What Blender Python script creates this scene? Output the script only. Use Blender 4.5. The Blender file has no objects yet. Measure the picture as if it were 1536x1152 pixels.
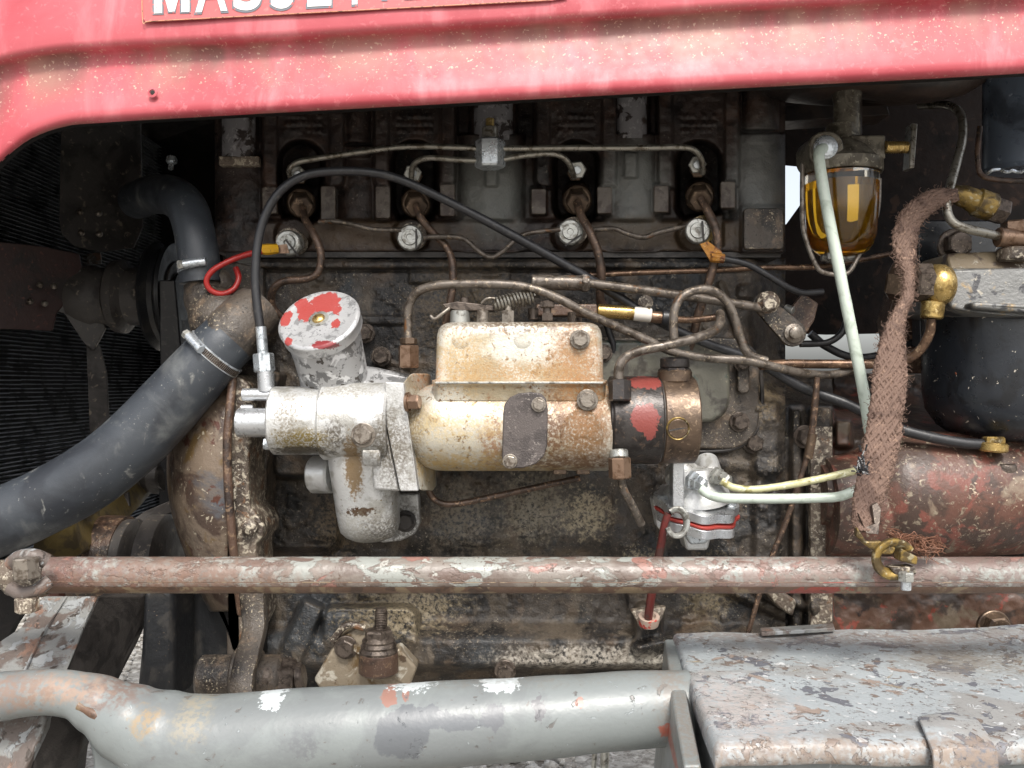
import bpy, bmesh, math, random
import numpy as np
from mathutils import Vector, Matrix, noise as mnoise
random.seed(7); np.random.seed(7)
SC = bpy.context.scene
COL = SC.collection
rad = math.radians

# ------------------------------------------------------------------ camera, world, sun, exposure
U = 0.0007          # metres per photo pixel on the engine side (plane y = 0)
D = 0.95            # camera distance from that plane
H = 1.02            # camera height above the ground
cam_d = bpy.data.cameras.new('camera'); cam = bpy.data.objects.new('camera', cam_d); COL.objects.link(cam)
cam.location = (0, -D, H); cam.rotation_euler = (rad(90), 0, 0)
cam_d.sensor_width = 36.0; cam_d.lens = 36.0 * D / (1536 * U)
cam_d.clip_start = 0.02; cam_d.clip_end = 500
SC.camera = cam
SUN_EL, SUN_AZ = 50, 10      # elevation, degrees right of straight behind the camera
w = bpy.data.worlds.new('World'); SC.world = w; w.use_nodes = True
nt = w.node_tree; bg = nt.nodes['Background']
sky = nt.nodes.new('ShaderNodeTexSky'); sky.sky_type = 'NISHITA'; sky.sun_disc = False
sky.sun_elevation = rad(SUN_EL); sky.sun_rotation = rad(180 - SUN_AZ)
sky.air_density = 1.0; sky.dust_density = 4.0; sky.ozone_density = 1.0
hs = nt.nodes.new('ShaderNodeHueSaturation'); hs.inputs['Saturation'].default_value = 0.35
nt.links.new(sky.outputs[0], hs.inputs['Color']); nt.links.new(hs.outputs[0], bg.inputs[0])
bg.inputs[1].default_value = 0.13
sl = bpy.data.lights.new('sun', 'SUN'); sl.energy = 1.5; sl.angle = rad(13); sl.color = (1, 0.965, 0.91)
sun = bpy.data.objects.new('sun', sl); COL.objects.link(sun)
sdir = Vector((math.sin(rad(SUN_AZ)) * math.cos(rad(SUN_EL)), -math.cos(rad(SUN_AZ)) * math.cos(rad(SUN_EL)), math.sin(rad(SUN_EL))))
sun.rotation_euler = sdir.to_track_quat('Z', 'Y').to_euler(); sun.location = (0.5, -3, 4)
SC.view_settings.view_transform = 'Standard'; SC.view_settings.look = 'None'
SC.view_settings.exposure = 1.02; SC.view_settings.gamma = 1.0

# ------------------------------------------------------------------ helpers
def S(t): return U * (D - t / 1000.0) / D
def P(px, py, t=0):
    s = S(t); return Vector(((px - 768) * s, -t / 1000.0, H + (576 - py) * s))
def V3(p): return p if isinstance(p, Vector) else P(*p)
def lin(c):
    out = []
    for v in c[:3]:
        v = v / 255.0
        out.append(v / 12.92 if v <= 0.04045 else ((v + 0.055) / 1.055) ** 2.4)
    return (*out, 1.0)

class MB:
    def __init__(s): s.v = []; s.f = []
    def add(s, vs, fs):
        o = len(s.v); s.v += [tuple(v) for v in vs]; s.f += [[i + o for i in f] for f in fs]; return s
    def lathe(s, p0, ax, prof, seg=24, rot=0.0, sx=1.0):
        p0 = V3(p0); ax = Vector(ax).normalized()
        a = ax.orthogonal().normalized()
        if abs(ax.y) > 0.9: a = Vector((1, 0, 0))
        elif abs(ax.z) > 0.5 or abs(ax.x) > 0.5:
            a = (Vector((0, -1, 0)) - ax * ax.dot(Vector((0, -1, 0)))).normalized()
        b = ax.cross(a).normalized()
        vs = []; fs = []
        for (h, r) in prof:
            for i in range(seg):
                th = 2 * math.pi * i / seg + rot
                vs.append(p0 + ax * h + a * (r * math.cos(th)) + b * (r * sx * math.sin(th)))
        n = len(prof)
        for k in range(n - 1):
            for i in range(seg):
                j = (i + 1) % seg
                fs.append([k * seg + i, k * seg + j, (k + 1) * seg + j, (k + 1) * seg + i])
        if prof[0][1] > 1e-6: fs.append(list(range(seg))[::-1])
        if prof[-1][1] > 1e-6: fs.append([(n - 1) * seg + i for i in range(seg)])
        return s.add(vs, fs)
    def cyl(s, p0, p1, r0, r1=None, seg=24, ch=0.12):
        p0 = V3(p0); p1 = V3(p1); r1 = r0 if r1 is None else r1
        L = (p1 - p0).length; c = min(ch * min(r0, r1), L * 0.3)
        return s.lathe(p0, p1 - p0, [(0, r0 - c), (c, r0), (L - c, r1), (L, r1 - c)], seg)
    def hexa(s, p0, p1, r, rot=0.0):
        p0 = V3(p0); p1 = V3(p1); L = (p1 - p0).length; c = min(r * 0.12, L * 0.2)
        return s.lathe(p0, p1 - p0, [(0, r - c), (c, r), (L - c, r), (L, r - c)], 6, rot)
    def tube(s, pts, r, seg=12, sub=8, caps=True, flat=1.0):
        pts = [V3(p) for p in pts]; n = len(pts)
        rs = r if isinstance(r, (list, tuple)) else [r] * n
        cp = []; cr = []
        for i in range(n - 1):
            a = pts[i - 1] if i > 0 else pts[0] * 2 - pts[1]
            d = pts[i + 2] if i + 2 < n else pts[-1] * 2 - pts[-2]
            b, c = pts[i], pts[i + 1]
            for k in range(sub):
                t = k / sub
                cp.append(0.5 * ((2 * b) + (c - a) * t + (2 * a - 5 * b + 4 * c - d) * t * t + (3 * b - a - 3 * c + d) * t ** 3))
                cr.append(rs[i] + (rs[i + 1] - rs[i]) * (t * t * (3 - 2 * t)))
        cp.append(pts[-1]); cr.append(rs[-1])
        m = len(cp); T = [(cp[min(i + 1, m - 1)] - cp[max(i - 1, 0)]).normalized() for i in range(m)]
        nrm = T[0].orthogonal().normalized(); vs = []; fs = []
        for i in range(m):
            nrm = (nrm - T[i] * nrm.dot(T[i])).normalized(); bn = T[i].cross(nrm)
            for k in range(seg):
                th = 2 * math.pi * k / seg
                vs.append(cp[i] + (nrm * math.cos(th) + bn * (math.sin(th) * flat)) * cr[i])
        for i in range(m - 1):
            for k in range(seg):
                j = (k + 1) % seg
                fs.append([i * seg + k, i * seg + j, (i + 1) * seg + j, (i + 1) * seg + k])
        if caps: fs.append(list(range(seg))[::-1]); fs.append([(m - 1) * seg + k for k in range(seg)])
        return s.add(vs, fs)
    def prism(s, pts, ext):
        """closed polygon of points, extruded by a vector (default: backwards)"""
        pts = [V3(p) for p in pts]
        if not isinstance(ext, Vector): ext = Vector((0, ext / 1000.0, 0))
        n = len(pts); vs = pts + [p + ext for p in pts]
        fs = [list(range(n)), [n + i for i in range(n)][::-1]]
        for i in range(n):
            j = (i + 1) % n; fs.append([i, n + i, n + j, j])
        return s.add(vs, fs)
    def rbox(s, cx, cy, hx, hy, r, t, dep, k=5, rot=0.0):
        return s.prism(rrect(cx, cy, hx, hy, r, t, k, rot), dep)
    def grid(s, rows, closed=False):
        n = len(rows[0]); vs = [V3(p) for row in rows for p in row]; fs = []
        for i in range(len(rows) - 1):
            for j in range(n - 1 + (1 if closed else 0)):
                q = (j + 1) % n
                fs.append([i * n + j, i * n + q, (i + 1) * n + q, (i + 1) * n + j])
        return s.add(vs, fs)
    def build(s, name, mat, parent=None, bevel=0, smooth=True, sharp=38, solid=0, seg=2, sub=0, disp=0, dscale=40):
        me = bpy.data.meshes.new(name)
        c = Vector((0, 0, 0))
        arr = np.array(s.v); mn, mx = arr.min(0), arr.max(0); c = Vector((mn + mx) / 2)
        arr = arr - np.array(c)
        me.from_pydata([tuple(a) for a in arr], [], s.f)
        bm = bmesh.new(); bm.from_mesh(me); bmesh.ops.recalc_face_normals(bm, faces=bm.faces)
        if disp:
            bm.normal_update()
            for v in bm.verts:
                q = (v.co + c) * dscale
                v.co += v.normal * disp * (mnoise.noise(q) + 0.5 * mnoise.noise(q * 2.3))
        bm.to_mesh(me); bm.free()
        for p in me.polygons: p.use_smooth = smooth
        if smooth and sharp and not bevel: me.set_sharp_from_angle(angle=rad(sharp))
        o = bpy.data.objects.new(name, me); COL.objects.link(o)
        if mat: me.materials.append(mat)
        o.location = c
        if parent is not None:
            o.parent = parent; o.matrix_parent_inverse = Matrix.Translation(-parent.location)
        if solid:
            md = o.modifiers.new('solid', 'SOLIDIFY'); md.thickness = solid; md.offset = -1
        if bevel:
            md = o.modifiers.new('bevel', 'BEVEL'); md.width = bevel; md.segments = seg
            md.limit_method = 'ANGLE'; md.angle_limit = rad(32); md.harden_normals = True
        if sub:
            md = o.modifiers.new('sub', 'SUBSURF'); md.levels = sub; md.render_levels = sub
        return o

def rrect(cx, cy, hx, hy, r, t, k=5, rot=0.0):
    out = []
    r = min(r, hx, hy)
    for (sx, sy, a0) in ((1, -1, -90), (1, 1, 0), (-1, 1, 90), (-1, -1, 180)):
        for i in range(k + 1):
            a = rad(a0 + 90 * i / k)
            x = sx * (hx - r) + r * math.cos(a); y = sy * (hy - r) + r * math.sin(a)
            out.append((cx + x * math.cos(rot) - y * math.sin(rot), cy + x * math.sin(rot) + y * math.cos(rot), t))
    return out

def thing(name, label, cat, loc, group=None, kind=None):
    o = bpy.data.objects.new(name, None); COL.objects.link(o); o.location = V3(loc); o.empty_display_size = 0.02
    o['label'] = label; o['category'] = cat
    if group: o['group'] = group
    if kind: o['kind'] = kind
    return o
def tag(o, label, cat, group=None):
    o['label'] = label; o['category'] = cat
    if group: o['group'] = group
    return o
def struct(o): o['kind'] = 'structure'; return o

# ------------------------------------------------------------------ materials
def material(name, base, layers=(), spots=(), metal=0.0, rough=0.5, rvar=0.15, bump=(), spec=0.5, coat=0.0, spk=False, dsoft=None, flake=0.0, ydep=False, croughness=0.2):
    """layers: (colour, scale, lo, hi[, detail[, stretch xyz[, rough]]]); spots: (P, radius mm, colour, jitter[, noise scale[, stretch]]);
       bump: (scale, distance mm, detail)"""
    m = bpy.data.materials.new(name); m.use_nodes = True
    N = m.node_tree.nodes; L = m.node_tree.links; b = N['Principled BSDF']
    geo = N.new('ShaderNodeNewGeometry'); pos = geo.outputs['Position']
    def noise_(scale, detail=4, stretch=None, off=0.0, rough_=0.6, dist=0.0):
        n = N.new('ShaderNodeTexNoise'); n.inputs['Scale'].default_value = scale
        n.inputs['Detail'].default_value = detail; n.inputs['Roughness'].default_value = rough_
        n.inputs['Distortion'].default_value = dist
        mp = N.new('ShaderNodeMapping'); mp.inputs['Location'].default_value = (off, off * 1.7, off * 0.6)
        if stretch: mp.inputs['Scale'].default_value = stretch
        L.new(pos, mp.inputs['Vector']); L.new(mp.outputs[0], n.inputs['Vector'])
        return n.outputs['Fac']
    def ramp(src, lo, hi):
        r = N.new('ShaderNodeMapRange'); r.interpolation_type = 'SMOOTHSTEP'
        r.inputs['From Min'].default_value = lo; r.inputs['From Max'].default_value = hi
        L.new(src, r.inputs['Value']); return r.outputs[0]
    def mathn(op, a, bb):
        n = N.new('ShaderNodeMath'); n.operation = op
        for i, x in enumerate((a, bb)):
            if isinstance(x, (int, float)): n.inputs[i].default_value = x
            else: L.new(x, n.inputs[i])
        return n.outputs[0]
    def mix(fac, a, colr):
        n = N.new('ShaderNodeMix'); n.data_type = 'RGBA'
        L.new(fac, n.inputs[0])
        if isinstance(a, tuple): n.inputs[6].default_value = a
        else: L.new(a, n.inputs[6])
        n.inputs[7].default_value = colr; return n.outputs[2]
    cur = lin(base); off = random.uniform(0, 5)
    rsrc = None; msrc = None; hsrc = None
    for k, ly in enumerate(layers):
        c, sc, lo, hi = ly[:4]; det = ly[4] if len(ly) > 4 else 5; st = ly[5] if len(ly) > 5 else None
        f = ramp(noise_(sc, det, st, off + k * 1.31, 0.6, 0.5 if sc < 300 else 0.0), lo, hi)
        if flake and hi - lo < 0.06: hsrc = f if hsrc is None else mathn('ADD', hsrc, f)
        if sc >= 300: f = mathn('MULTIPLY', f, ramp(noise_(28, 3, None, off + 11 + k), 0.44, 0.6))
        cur = mix(f, cur, lin(c))
        if metal > 0 and len(ly) > 6:   # non-metal dirt layer
            msrc = f if msrc is None else mathn('MAXIMUM', msrc, f)
    for k, sp in enumerate(spots):
        p, r, c, jit = sp[:4]; nsc = sp[4] if len(sp) > 4 else 120; st = sp[5] if len(sp) > 5 else (1, 1, 1)
        p = V3(p)
        sub = N.new('ShaderNodeVectorMath'); sub.operation = 'SUBTRACT'; L.new(pos, sub.inputs[0]); sub.inputs[1].default_value = p
        mul = N.new('ShaderNodeVectorMath'); mul.operation = 'MULTIPLY'; L.new(sub.outputs[0], mul.inputs[0]); mul.inputs[1].default_value = (st[0], st[1] if ydep else 0.0, st[2])
        ln = N.new('ShaderNodeVectorMath'); ln.operation = 'LENGTH'; L.new(mul.outputs[0], ln.inputs[0])
        nz = noise_(nsc, 5, None, off + 7 + k)
        d = mathn('ADD', ln.outputs['Value'], mathn('MULTIPLY', mathn('SUBTRACT', nz, 0.5), jit / 1000.0 * 2))
        soft = sp[6] if len(sp) > 6 else (dsoft if dsoft else (0.5 if spk else 0.06)); strength = sp[7] if len(sp) > 7 else 1.0
        f = ramp(d, r / 1000.0 * (1 + soft), r / 1000.0 * (1 - soft))
        f2 = N.new('ShaderNodeMapRange'); f2.inputs['From Min'].default_value = 0; f2.inputs['To Max'].default_value = strength
        if spk and soft >= 0.45: f = mathn('MULTIPLY', f, ramp(noise_(nsc * 1.6, 4, None, off + 17 + k), 0.36, 0.56))
        L.new(f, f2.inputs[0])
        cur = mix(f2.outputs[0], cur, lin(c))
        if metal > 0: msrc = f if msrc is None else mathn('MAXIMUM', msrc, f)
    if isinstance(cur, tuple): b.inputs['Base Color'].default_value = cur
    else: L.new(cur, b.inputs['Base Color'])
    if metal > 0 and msrc is not None:
        L.new(mathn('MULTIPLY', mathn('SUBTRACT', 1.0, msrc), metal), b.inputs['Metallic'])
    else: b.inputs['Metallic'].default_value = metal
    if rvar:
        rn = noise_(90, 4, None, off + 3)
        L.new(mathn('ADD', mathn('MULTIPLY', mathn('SUBTRACT', rn, 0.5), rvar * 3), rough), b.inputs['Roughness'])
    else: b.inputs['Roughness'].default_value = rough
    b.inputs['Specular IOR Level'].default_value = spec
    b.inputs['Coat Weight'].default_value = coat; b.inputs['Coat Roughness'].default_value = croughness
    prev = None
    for k, bp in enumerate(bump):
        bn = N.new('ShaderNodeBump'); bn.inputs['Distance'].default_value = bp[1] / 1000.0; bn.inputs['Strength'].default_value = 1.0
        L.new(noise_(bp[0], bp[2] if len(bp) > 2 else 4, bp[3] if len(bp) > 3 else None, off + 9 + k), bn.inputs['Height'])
        if prev: L.new(prev, bn.inputs['Normal'])
        prev = bn.outputs[0]
    if hsrc is not None:
        bn = N.new('ShaderNodeBump'); bn.invert = True; bn.inputs['Distance'].default_value = flake / 1000.0; bn.inputs['Strength'].default_value = 1.0
        L.new(hsrc, bn.inputs['Height'])
        if prev: L.new(prev, bn.inputs['Normal'])
        prev = bn.outputs[0]
    if prev: L.new(prev, b.inputs['Normal'])
    return m

cast = material('greasy_cast_iron', (74, 66, 58), [((40, 35, 31), 22, 0.45, 0.62), ((108, 92, 76), 60, 0.52, 0.72), ((88, 84, 80), 14, 0.52, 0.7),
        ((160, 148, 126), 420, 0.585, 0.66, 3), ((26, 22, 20), 300, 0.60, 0.68, 3)], rough=0.5, rvar=0.2, bump=[(500, 0.8, 3), (120, 1.0, 4)], spec=0.5)
cast_block = material('crusted_block_iron', (62, 56, 50), [((30, 28, 27), 10, 0.46, 0.56, 7), ((84, 75, 64), 22, 0.52, 0.62, 8, (1, 1, .5)), ((26, 24, 23), 26, 0.56, 0.64, 6, (1, 1, 0.3)), ((84, 70, 56), 30, 0.5, 0.72), ((50, 52, 54), 8, 0.53, 0.62),
        ((92, 83, 72), 240, 0.56, 0.70, 6), ((150, 140, 122), 420, 0.59, 0.69, 5), ((18, 16, 15), 330, 0.58, 0.68, 3)],
        spots=[(( 800, 760, 0), 30, (150, 141, 122), 46, 200, (1, 1, 1), .7, .6), ((690, 775, 0), 30, (134, 124, 108), 52, 200, (1, 1, 1), .7, .6), ((500, 790, 0), 24, (130, 112, 86), 44, 200, (1, 1, 1), .6, .6), ((880, 770, 0), 22, (150, 138, 114), 40, 200),
               ((600, 920, 20), 30, (130, 118, 96), 50, 200, (.6, 1, 1.6)), ((860, 985, 20), 36, (160, 153, 142), 44, 160, (0.5, 1, 3)), ((1000, 990, 20), 26, (164, 158, 146), 44, 160, (0.6, 1, 2.6)),
               ((1060, 880, 0), 26, (118, 106, 84), 44, 200), ((700, 470, 0), 50, (104, 90, 70), 60, 200, (1, 1, 1), .6, .7), ((1130, 580, 0), 30, (106, 92, 70), 50, 200), ((960, 850, 0), 16, (150, 138, 112), 30, 200)],
        spk=True, rough=0.5, rvar=0.22, bump=[(520, 1.0, 3), (110, 1.3, 4)], spec=0.5)
cast_head = material('sooty_head_iron', (50, 40, 36), [((28, 23, 22), 24, 0.45, 0.62), ((66, 50, 42), 40, 0.5, 0.68), ((112, 104, 94), 420, 0.60, 0.70, 4)],
        spots=[((735, 290, -5), 36, (108, 110, 106), 16, 60, (1, 1, 0.75), .5, .8), ((948, 285, -5), 32, (108, 110, 107), 16, 60, (1, 1, 0.75), .5, .8), ((1136, 275, -5), 30, (108, 110, 108), 16, 60, (1, 1, 0.55), .5, .8), ((1000, 352, 5), 30, (84, 70, 52), 24, 60, (.3, 1, 2), .5, .7), ((560, 352, 5), 30, (84, 68, 50), 24, 60, (.3, 1, 2), .5, .7)],
        rough=0.45, rvar=0.2, bump=[(480, 0.7, 3), (90, 1.0, 4)], spec=0.4)
lug_iron = material('paler_lug_iron', (88, 80, 72), [((58, 46, 40), 60, 0.45, 0.6), ((120, 112, 98), 300, 0.56, 0.68)], rough=0.45, bump=[(480, 0.7, 3)])
grey_flaked = material('flaked_grey_paint', (120, 118, 120), [((46, 38, 36), 60, 0.53, 0.58, 6), ((150, 148, 148), 150, 0.56, 0.66), ((60, 50, 44), 22, 0.56, 0.66)],
        rough=0.45, bump=[(300, 0.5), (60, 0.8)])
brown_cast = material('brown_oily_iron', (84, 64, 52), [((46, 36, 31), 30, 0.45, 0.6), ((118, 96, 76), 160, 0.54, 0.66), ((150, 136, 116), 500, 0.60, 0.67, 3)],
        rough=0.42, rvar=0.2, bump=[(450, 0.6, 3), (100, 0.8)])
bright_crust = material('pale_crusted_iron', (104, 92, 80), [((60, 50, 42), 25, 0.45, 0.6), ((170, 160, 142), 180, 0.5, 0.62, 6), ((205, 196, 178), 420, 0.57, 0.66, 4), ((110, 78, 52), 50, 0.58, 0.68)],
        rough=0.5, bump=[(420, 1.1, 3), (120, 1.0)])
silver_rough = material('grubby_cast_aluminium', (204, 204, 202), [((168, 166, 160), 40, 0.5, 0.62), ((120, 104, 70), 300, 0.60, 0.70, 6)],
        metal=0.5, rough=0.34, rvar=0.15, bump=[(600, 0.35, 3), (150, 0.4)], spk=True,
        spots=[((529, 700, 130), 12, (108, 82, 38), 13, 330, (1.5, 1, 0.42), .3, .9), ((535, 772, 130), 5, (66, 42, 22), 9, 300, (0.4, 1, 1.2), .2, 1), ((450, 662, 150), 14, (116, 100, 52), 14, 330, (0.5, 1, 1.3), .5, 1), ((450, 678, 140), 11, (50, 42, 28), 10, 300, (0.4, 1, 2.4), .3, .9),
               ((500, 655, 150), 10, (66, 56, 42), 14, 260, (1, 1, .8), .6, .9), ((590, 680, 130), 24, (70, 58, 40), 26, 300, (1.4, 1, .6), .6, .75), ((545, 800, 120), 22, (126, 120, 104), 20, 240, (.7, 1, 1.2), .6, .6), ((575, 660, 130), 12, (96, 88, 74), 16, 260, (1, 1, .6), .6, .8), ((425, 625, 150), 10, (96, 84, 60), 16, 300, (1, 1, .5), .6, .7), ((520, 580, 120), 16, (110, 104, 90), 22, 260, (.5, 1, 1.5), .6, .7), ((600, 790, 30), 24, (70, 62, 52), 20, 260, (1, 1, 1), .6, .8)])
silver_clean = material('plain_cast_aluminium', (200, 202, 204), [((150, 150, 150), 300, 0.55, 0.68)], metal=0.8, rough=0.3, bump=[(700, 0.25, 3)])
pump_gold = material('tarnished_pump_housing', (190, 186, 174), [((158, 146, 122), 20, 0.46, 0.62, 7), ((120, 98, 72), 140, 0.58, 0.68, 8), ((112, 82, 54), 330, 0.56, 0.66, 6)],
        metal=0.4, rough=0.34, rvar=0.15, bump=[(700, 0.3, 3), (120, 0.35)], spk=True,
        spots=[((873, 655, 140), 22, (116, 82, 44), 8, 300, (1, 1, 0.85), .6, .9), ((885, 640, 140), 26, (108, 80, 50), 22, 200, (1.3, 1, .7), .7, .85), ((880, 590, 140), 30, (132, 92, 54), 20, 240, (1, 1, .8), .7, .8), ((740, 660, 140), 10, (118, 74, 40), 16, 180, (1, 1, 0.35), .7, .85), ((830, 650, 140), 9, (96, 66, 42), 12, 180, (.8, 1, 0.25), .7, .95), ((620, 640, 130), 10, (112, 92, 62), 10, 300, (1, 1, .3), .6, .8), ((690, 545, 130), 24, (170, 140, 92), 30, 320, (1, 1, 1), .7, .8), ((860, 540, 130), 22, (150, 108, 64), 30, 320, (1, 1, .7), .7, .85),
               ((700, 700, 130), 18, (166, 138, 84), 14, 160, (0.25, 1, 1.4), .8, .85), ((860, 697, 140), 12, (92, 62, 34), 10, 160, (0.2, 1, 1.6), .6, .9), ((790, 489, 110), 10, (84, 64, 46), 8, 220, (0.14, 1, 1.2), .7, .9), ((865, 505, 125), 14, (110, 80, 52), 14, 260, (1, 1, 1), .7, .8), ((770, 560, 130), 16, (156, 122, 76), 20, 320, (.35, 1, 1.6), .7, .8), ((680, 640, 140), 30, (178, 156, 110), 30, 300, (.6, 1, 2), .7, .6), ((640, 560, 120), 12, (180, 120, 70), 16, 300, (1, 1, 1), .7, .7)])
dark_steel = material('dark_blued_steel', (66, 62, 60), [((46, 42, 40), 40, 0.45, 0.6), ((100, 84, 72), 160, 0.55, 0.68)], metal=0.5, rough=0.36, bump=[(500, 0.3, 3)],
        spots=[((967, 628, 143), 12.5, (124, 60, 54), 7, 200, (1, 1, 1.0)), ((976, 644, 143), 7, (124, 60, 54), 6, 260, (1.3, 1, 0.7)), ((968, 574, 125), 7.5, (124, 60, 54), 6, 260, (0.5, 1, 1.2))])
brown_steel = material('brown_oily_steel', (96, 80, 66), [((66, 54, 45), 40, 0.45, 0.62), ((136, 116, 96), 200, 0.55, 0.68)], metal=0.55, rough=0.38, bump=[(500, 0.25, 3)])
black_plate = material('dull_black_plate', (62, 58, 55), [((44, 41, 39), 60, 0.45, 0.6)], metal=0.2, rough=0.5, bump=[(600, 0.5, 3)])
steel_pipe = material('bare_steel_pipe', (150, 146, 136), [((96, 88, 76), 120, 0.48, 0.64), ((70, 60, 50), 400, 0.58, 0.68)], metal=0.7, rough=0.32, bump=[(500, 0.2)])
rust_pipe = material('rusty_brown_pipe', (92, 74, 62), [((62, 50, 42), 90, 0.45, 0.62), ((150, 122, 98), 260, 0.55, 0.68), ((56, 44, 38), 500, 0.6, 0.68)], metal=0.35, rough=0.38, bump=[(600, 0.3), (150, 0.3)])
grey_pipe = material('grimy_grey_pipe', (104, 96, 88), [((66, 58, 50), 90, 0.45, 0.62), ((146, 132, 114), 260, 0.55, 0.68), ((120, 84, 54), 60, 0.6, 0.7)], metal=0.4, rough=0.38, bump=[(600, 0.3), (150, 0.3)])
copper_pipe = material('dull_copper_pipe', (112, 88, 70), [((80, 62, 50), 90, 0.45, 0.62), ((176, 150, 122), 260, 0.57, 0.68)], metal=0.6, rough=0.32, bump=[(500, 0.25)])
copper_nut = material('coppery_nut', (134, 110, 92), [((104, 80, 62), 120, 0.5, 0.65)], metal=0.7, rough=0.32, bump=[(500, 0.25)])
brass = material('worn_brass', (182, 154, 96), [((120, 98, 58), 90, 0.5, 0.66), ((220, 196, 140), 260, 0.58, 0.68)], metal=0.8, rough=0.3, bump=[(450, 0.3)])
olive_brass = material('grubby_yellow_brass', (138, 114, 60), [((84, 70, 46), 90, 0.44, 0.60), ((160, 150, 122), 160, 0.54, 0.66, 7)], metal=0.5, rough=0.4, bump=[(350, 0.5)])
zinc = material('bright_zinc_plate', (206, 212, 216), [((150, 156, 160), 160, 0.5, 0.66), ((98, 100, 104), 500, 0.6, 0.68)], metal=0.75, rough=0.3, bump=[(500, 0.25)])
zinc_dull = material('dull_zinc_plate', (170, 170, 164), [((110, 106, 98), 160, 0.48, 0.66), ((76, 66, 54), 400, 0.58, 0.68)], metal=0.65, rough=0.34, bump=[(500, 0.3)])
bolt_dark = material('oily_dark_bolt', (92, 82, 74), [((56, 48, 42), 150, 0.46, 0.64), ((140, 128, 112), 420, 0.58, 0.68)], metal=0.5, rough=0.4, bump=[(600, 0.4)])
bolt_grey = material('grey_oiled_bolt', (138, 130, 120), [((92, 82, 72), 150, 0.46, 0.64)], metal=0.6, rough=0.36, bump=[(600, 0.3)])
rubber = material('grey_black_rubber_hose', (56, 60, 65), [((42, 45, 50), 14, 0.45, 0.62), ((92, 94, 94), 16, 0.54, 0.70, 7), ((120, 120, 116), 90, 0.60, 0.72, 8, (1, 1, .5)), ((140, 140, 134), 340, 0.66, 0.70, 3)], rough=0.42, rvar=0.1, spec=0.5, bump=[(900, 0.12, 2), (60, 0.5)])
black_rubber = material('black_rubber_sheath', (38, 38, 40), [((64, 62, 60), 160, 0.55, 0.7)], rough=0.38, rvar=0.1, bump=[(700, 0.15)])
black_paint = material('worn_black_paint', (30, 31, 33), [((52, 50, 48), 40, 0.5, 0.66), ((96, 84, 72), 400, 0.64, 0.69)], rough=0.4, bump=[(300, 0.3)])
near_black = material('near_black_sheet', (24, 22, 21), [((36, 31, 29), 24, 0.5, 0.66), ((24, 21, 20), 60, 0.5, 0.62)], rough=0.6, spec=.2, bump=[(200, 0.6)])  # near-black colour; on the bonnet liner and far sheet it stands for shade
filter_black = material('chipped_blue_black_enamel', (32, 36, 42), [((24, 26, 30), 30, 0.5, 0.6), ((190, 182, 168), 160, 0.68, 0.69, 3), ((150, 88, 60), 90, 0.72, 0.73, 3)], rough=0.3, rvar=0.08, coat=0.2, bump=[(300, 0.15)])
filter_head = material('chipped_grey_filter_head', (108, 108, 106), [((60, 60, 62), 50, 0.54, 0.60, 8), ((150, 144, 132), 90, 0.58, 0.64, 7), ((142, 122, 90), 40, 0.58, 0.66)], metal=0.2, rough=0.4, bump=[(300, 0.6)])
red_rust = material('flaking_red_oxide', (92, 62, 51), [((66, 50, 42), 30, 0.44, 0.56, 7), ((112, 66, 55), 45, 0.54, 0.62, 8), ((118, 102, 86), 30, 0.59, 0.68, 9), ((132, 120, 102), 160, 0.57, 0.66, 6), ((64, 48, 42), 28, 0.585, 0.65, 6), ((190, 172, 148), 300, 0.62, 0.68)],
        rough=0.45, rvar=0.15, bump=[(300, 0.5), (70, 0.7)])
red_bell = material('red_and_grime_housing', (84, 62, 50), [((52, 42, 36), 30, 0.44, 0.56), ((116, 58, 46), 34, 0.57, 0.61, 8), ((96, 84, 70), 34, 0.58, 0.66, 8), ((40, 32, 30), 22, 0.585, 0.65, 6)],
        rough=0.45, rvar=0.15, bump=[(300, 0.5), (70, 0.7)])
rod_paint = material('flaked_track_rod_paint', (124, 116, 108), [((104, 92, 84), 30, 0.45, 0.55, 6, (.5, 1, 1)), ((140, 142, 136), 44, 0.50, 0.54, 8, (.6, 1, 1)), ((138, 102, 92), 26, 0.585, 0.61, 8, (.6, 1, 1)), ((104, 88, 80), 60, 0.56, 0.60, 7, (.6, 1, 1)), ((164, 162, 154), 120, 0.61, 0.65, 6, (.6, 1, 1)), ((88, 72, 62), 340, 0.54, 0.64, 5)],flake=.35,
        spots=[((100, 862, 220), 24, (108, 86, 80), 26, 120, (.5, 1, 1), .6, .8), ((250, 880, 220), 30, (118, 92, 78), 20, 120, (.3, 1, 1.6), .6, .8), ((1450, 862, 220), 40, (112, 92, 86), 26, 100, (.4, 1, 1), .6, .7), ((1150, 868, 220), 30, (130, 104, 96), 26, 100, (.4, 1, 1), .6, .6)], spk=True,
        rough=0.36, rvar=0.15, bump=[(240, 0.5), (60, 0.6)])
rod_under = material('rusty_rod_underside', (98, 74, 58), [((128, 110, 86), 40, 0.5, 0.58), ((134, 60, 46), 20, 0.60, 0.62, 6), ((76, 58, 46), 60, 0.56, 0.62)], rough=0.45, bump=[(240, 0.5)])
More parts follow.
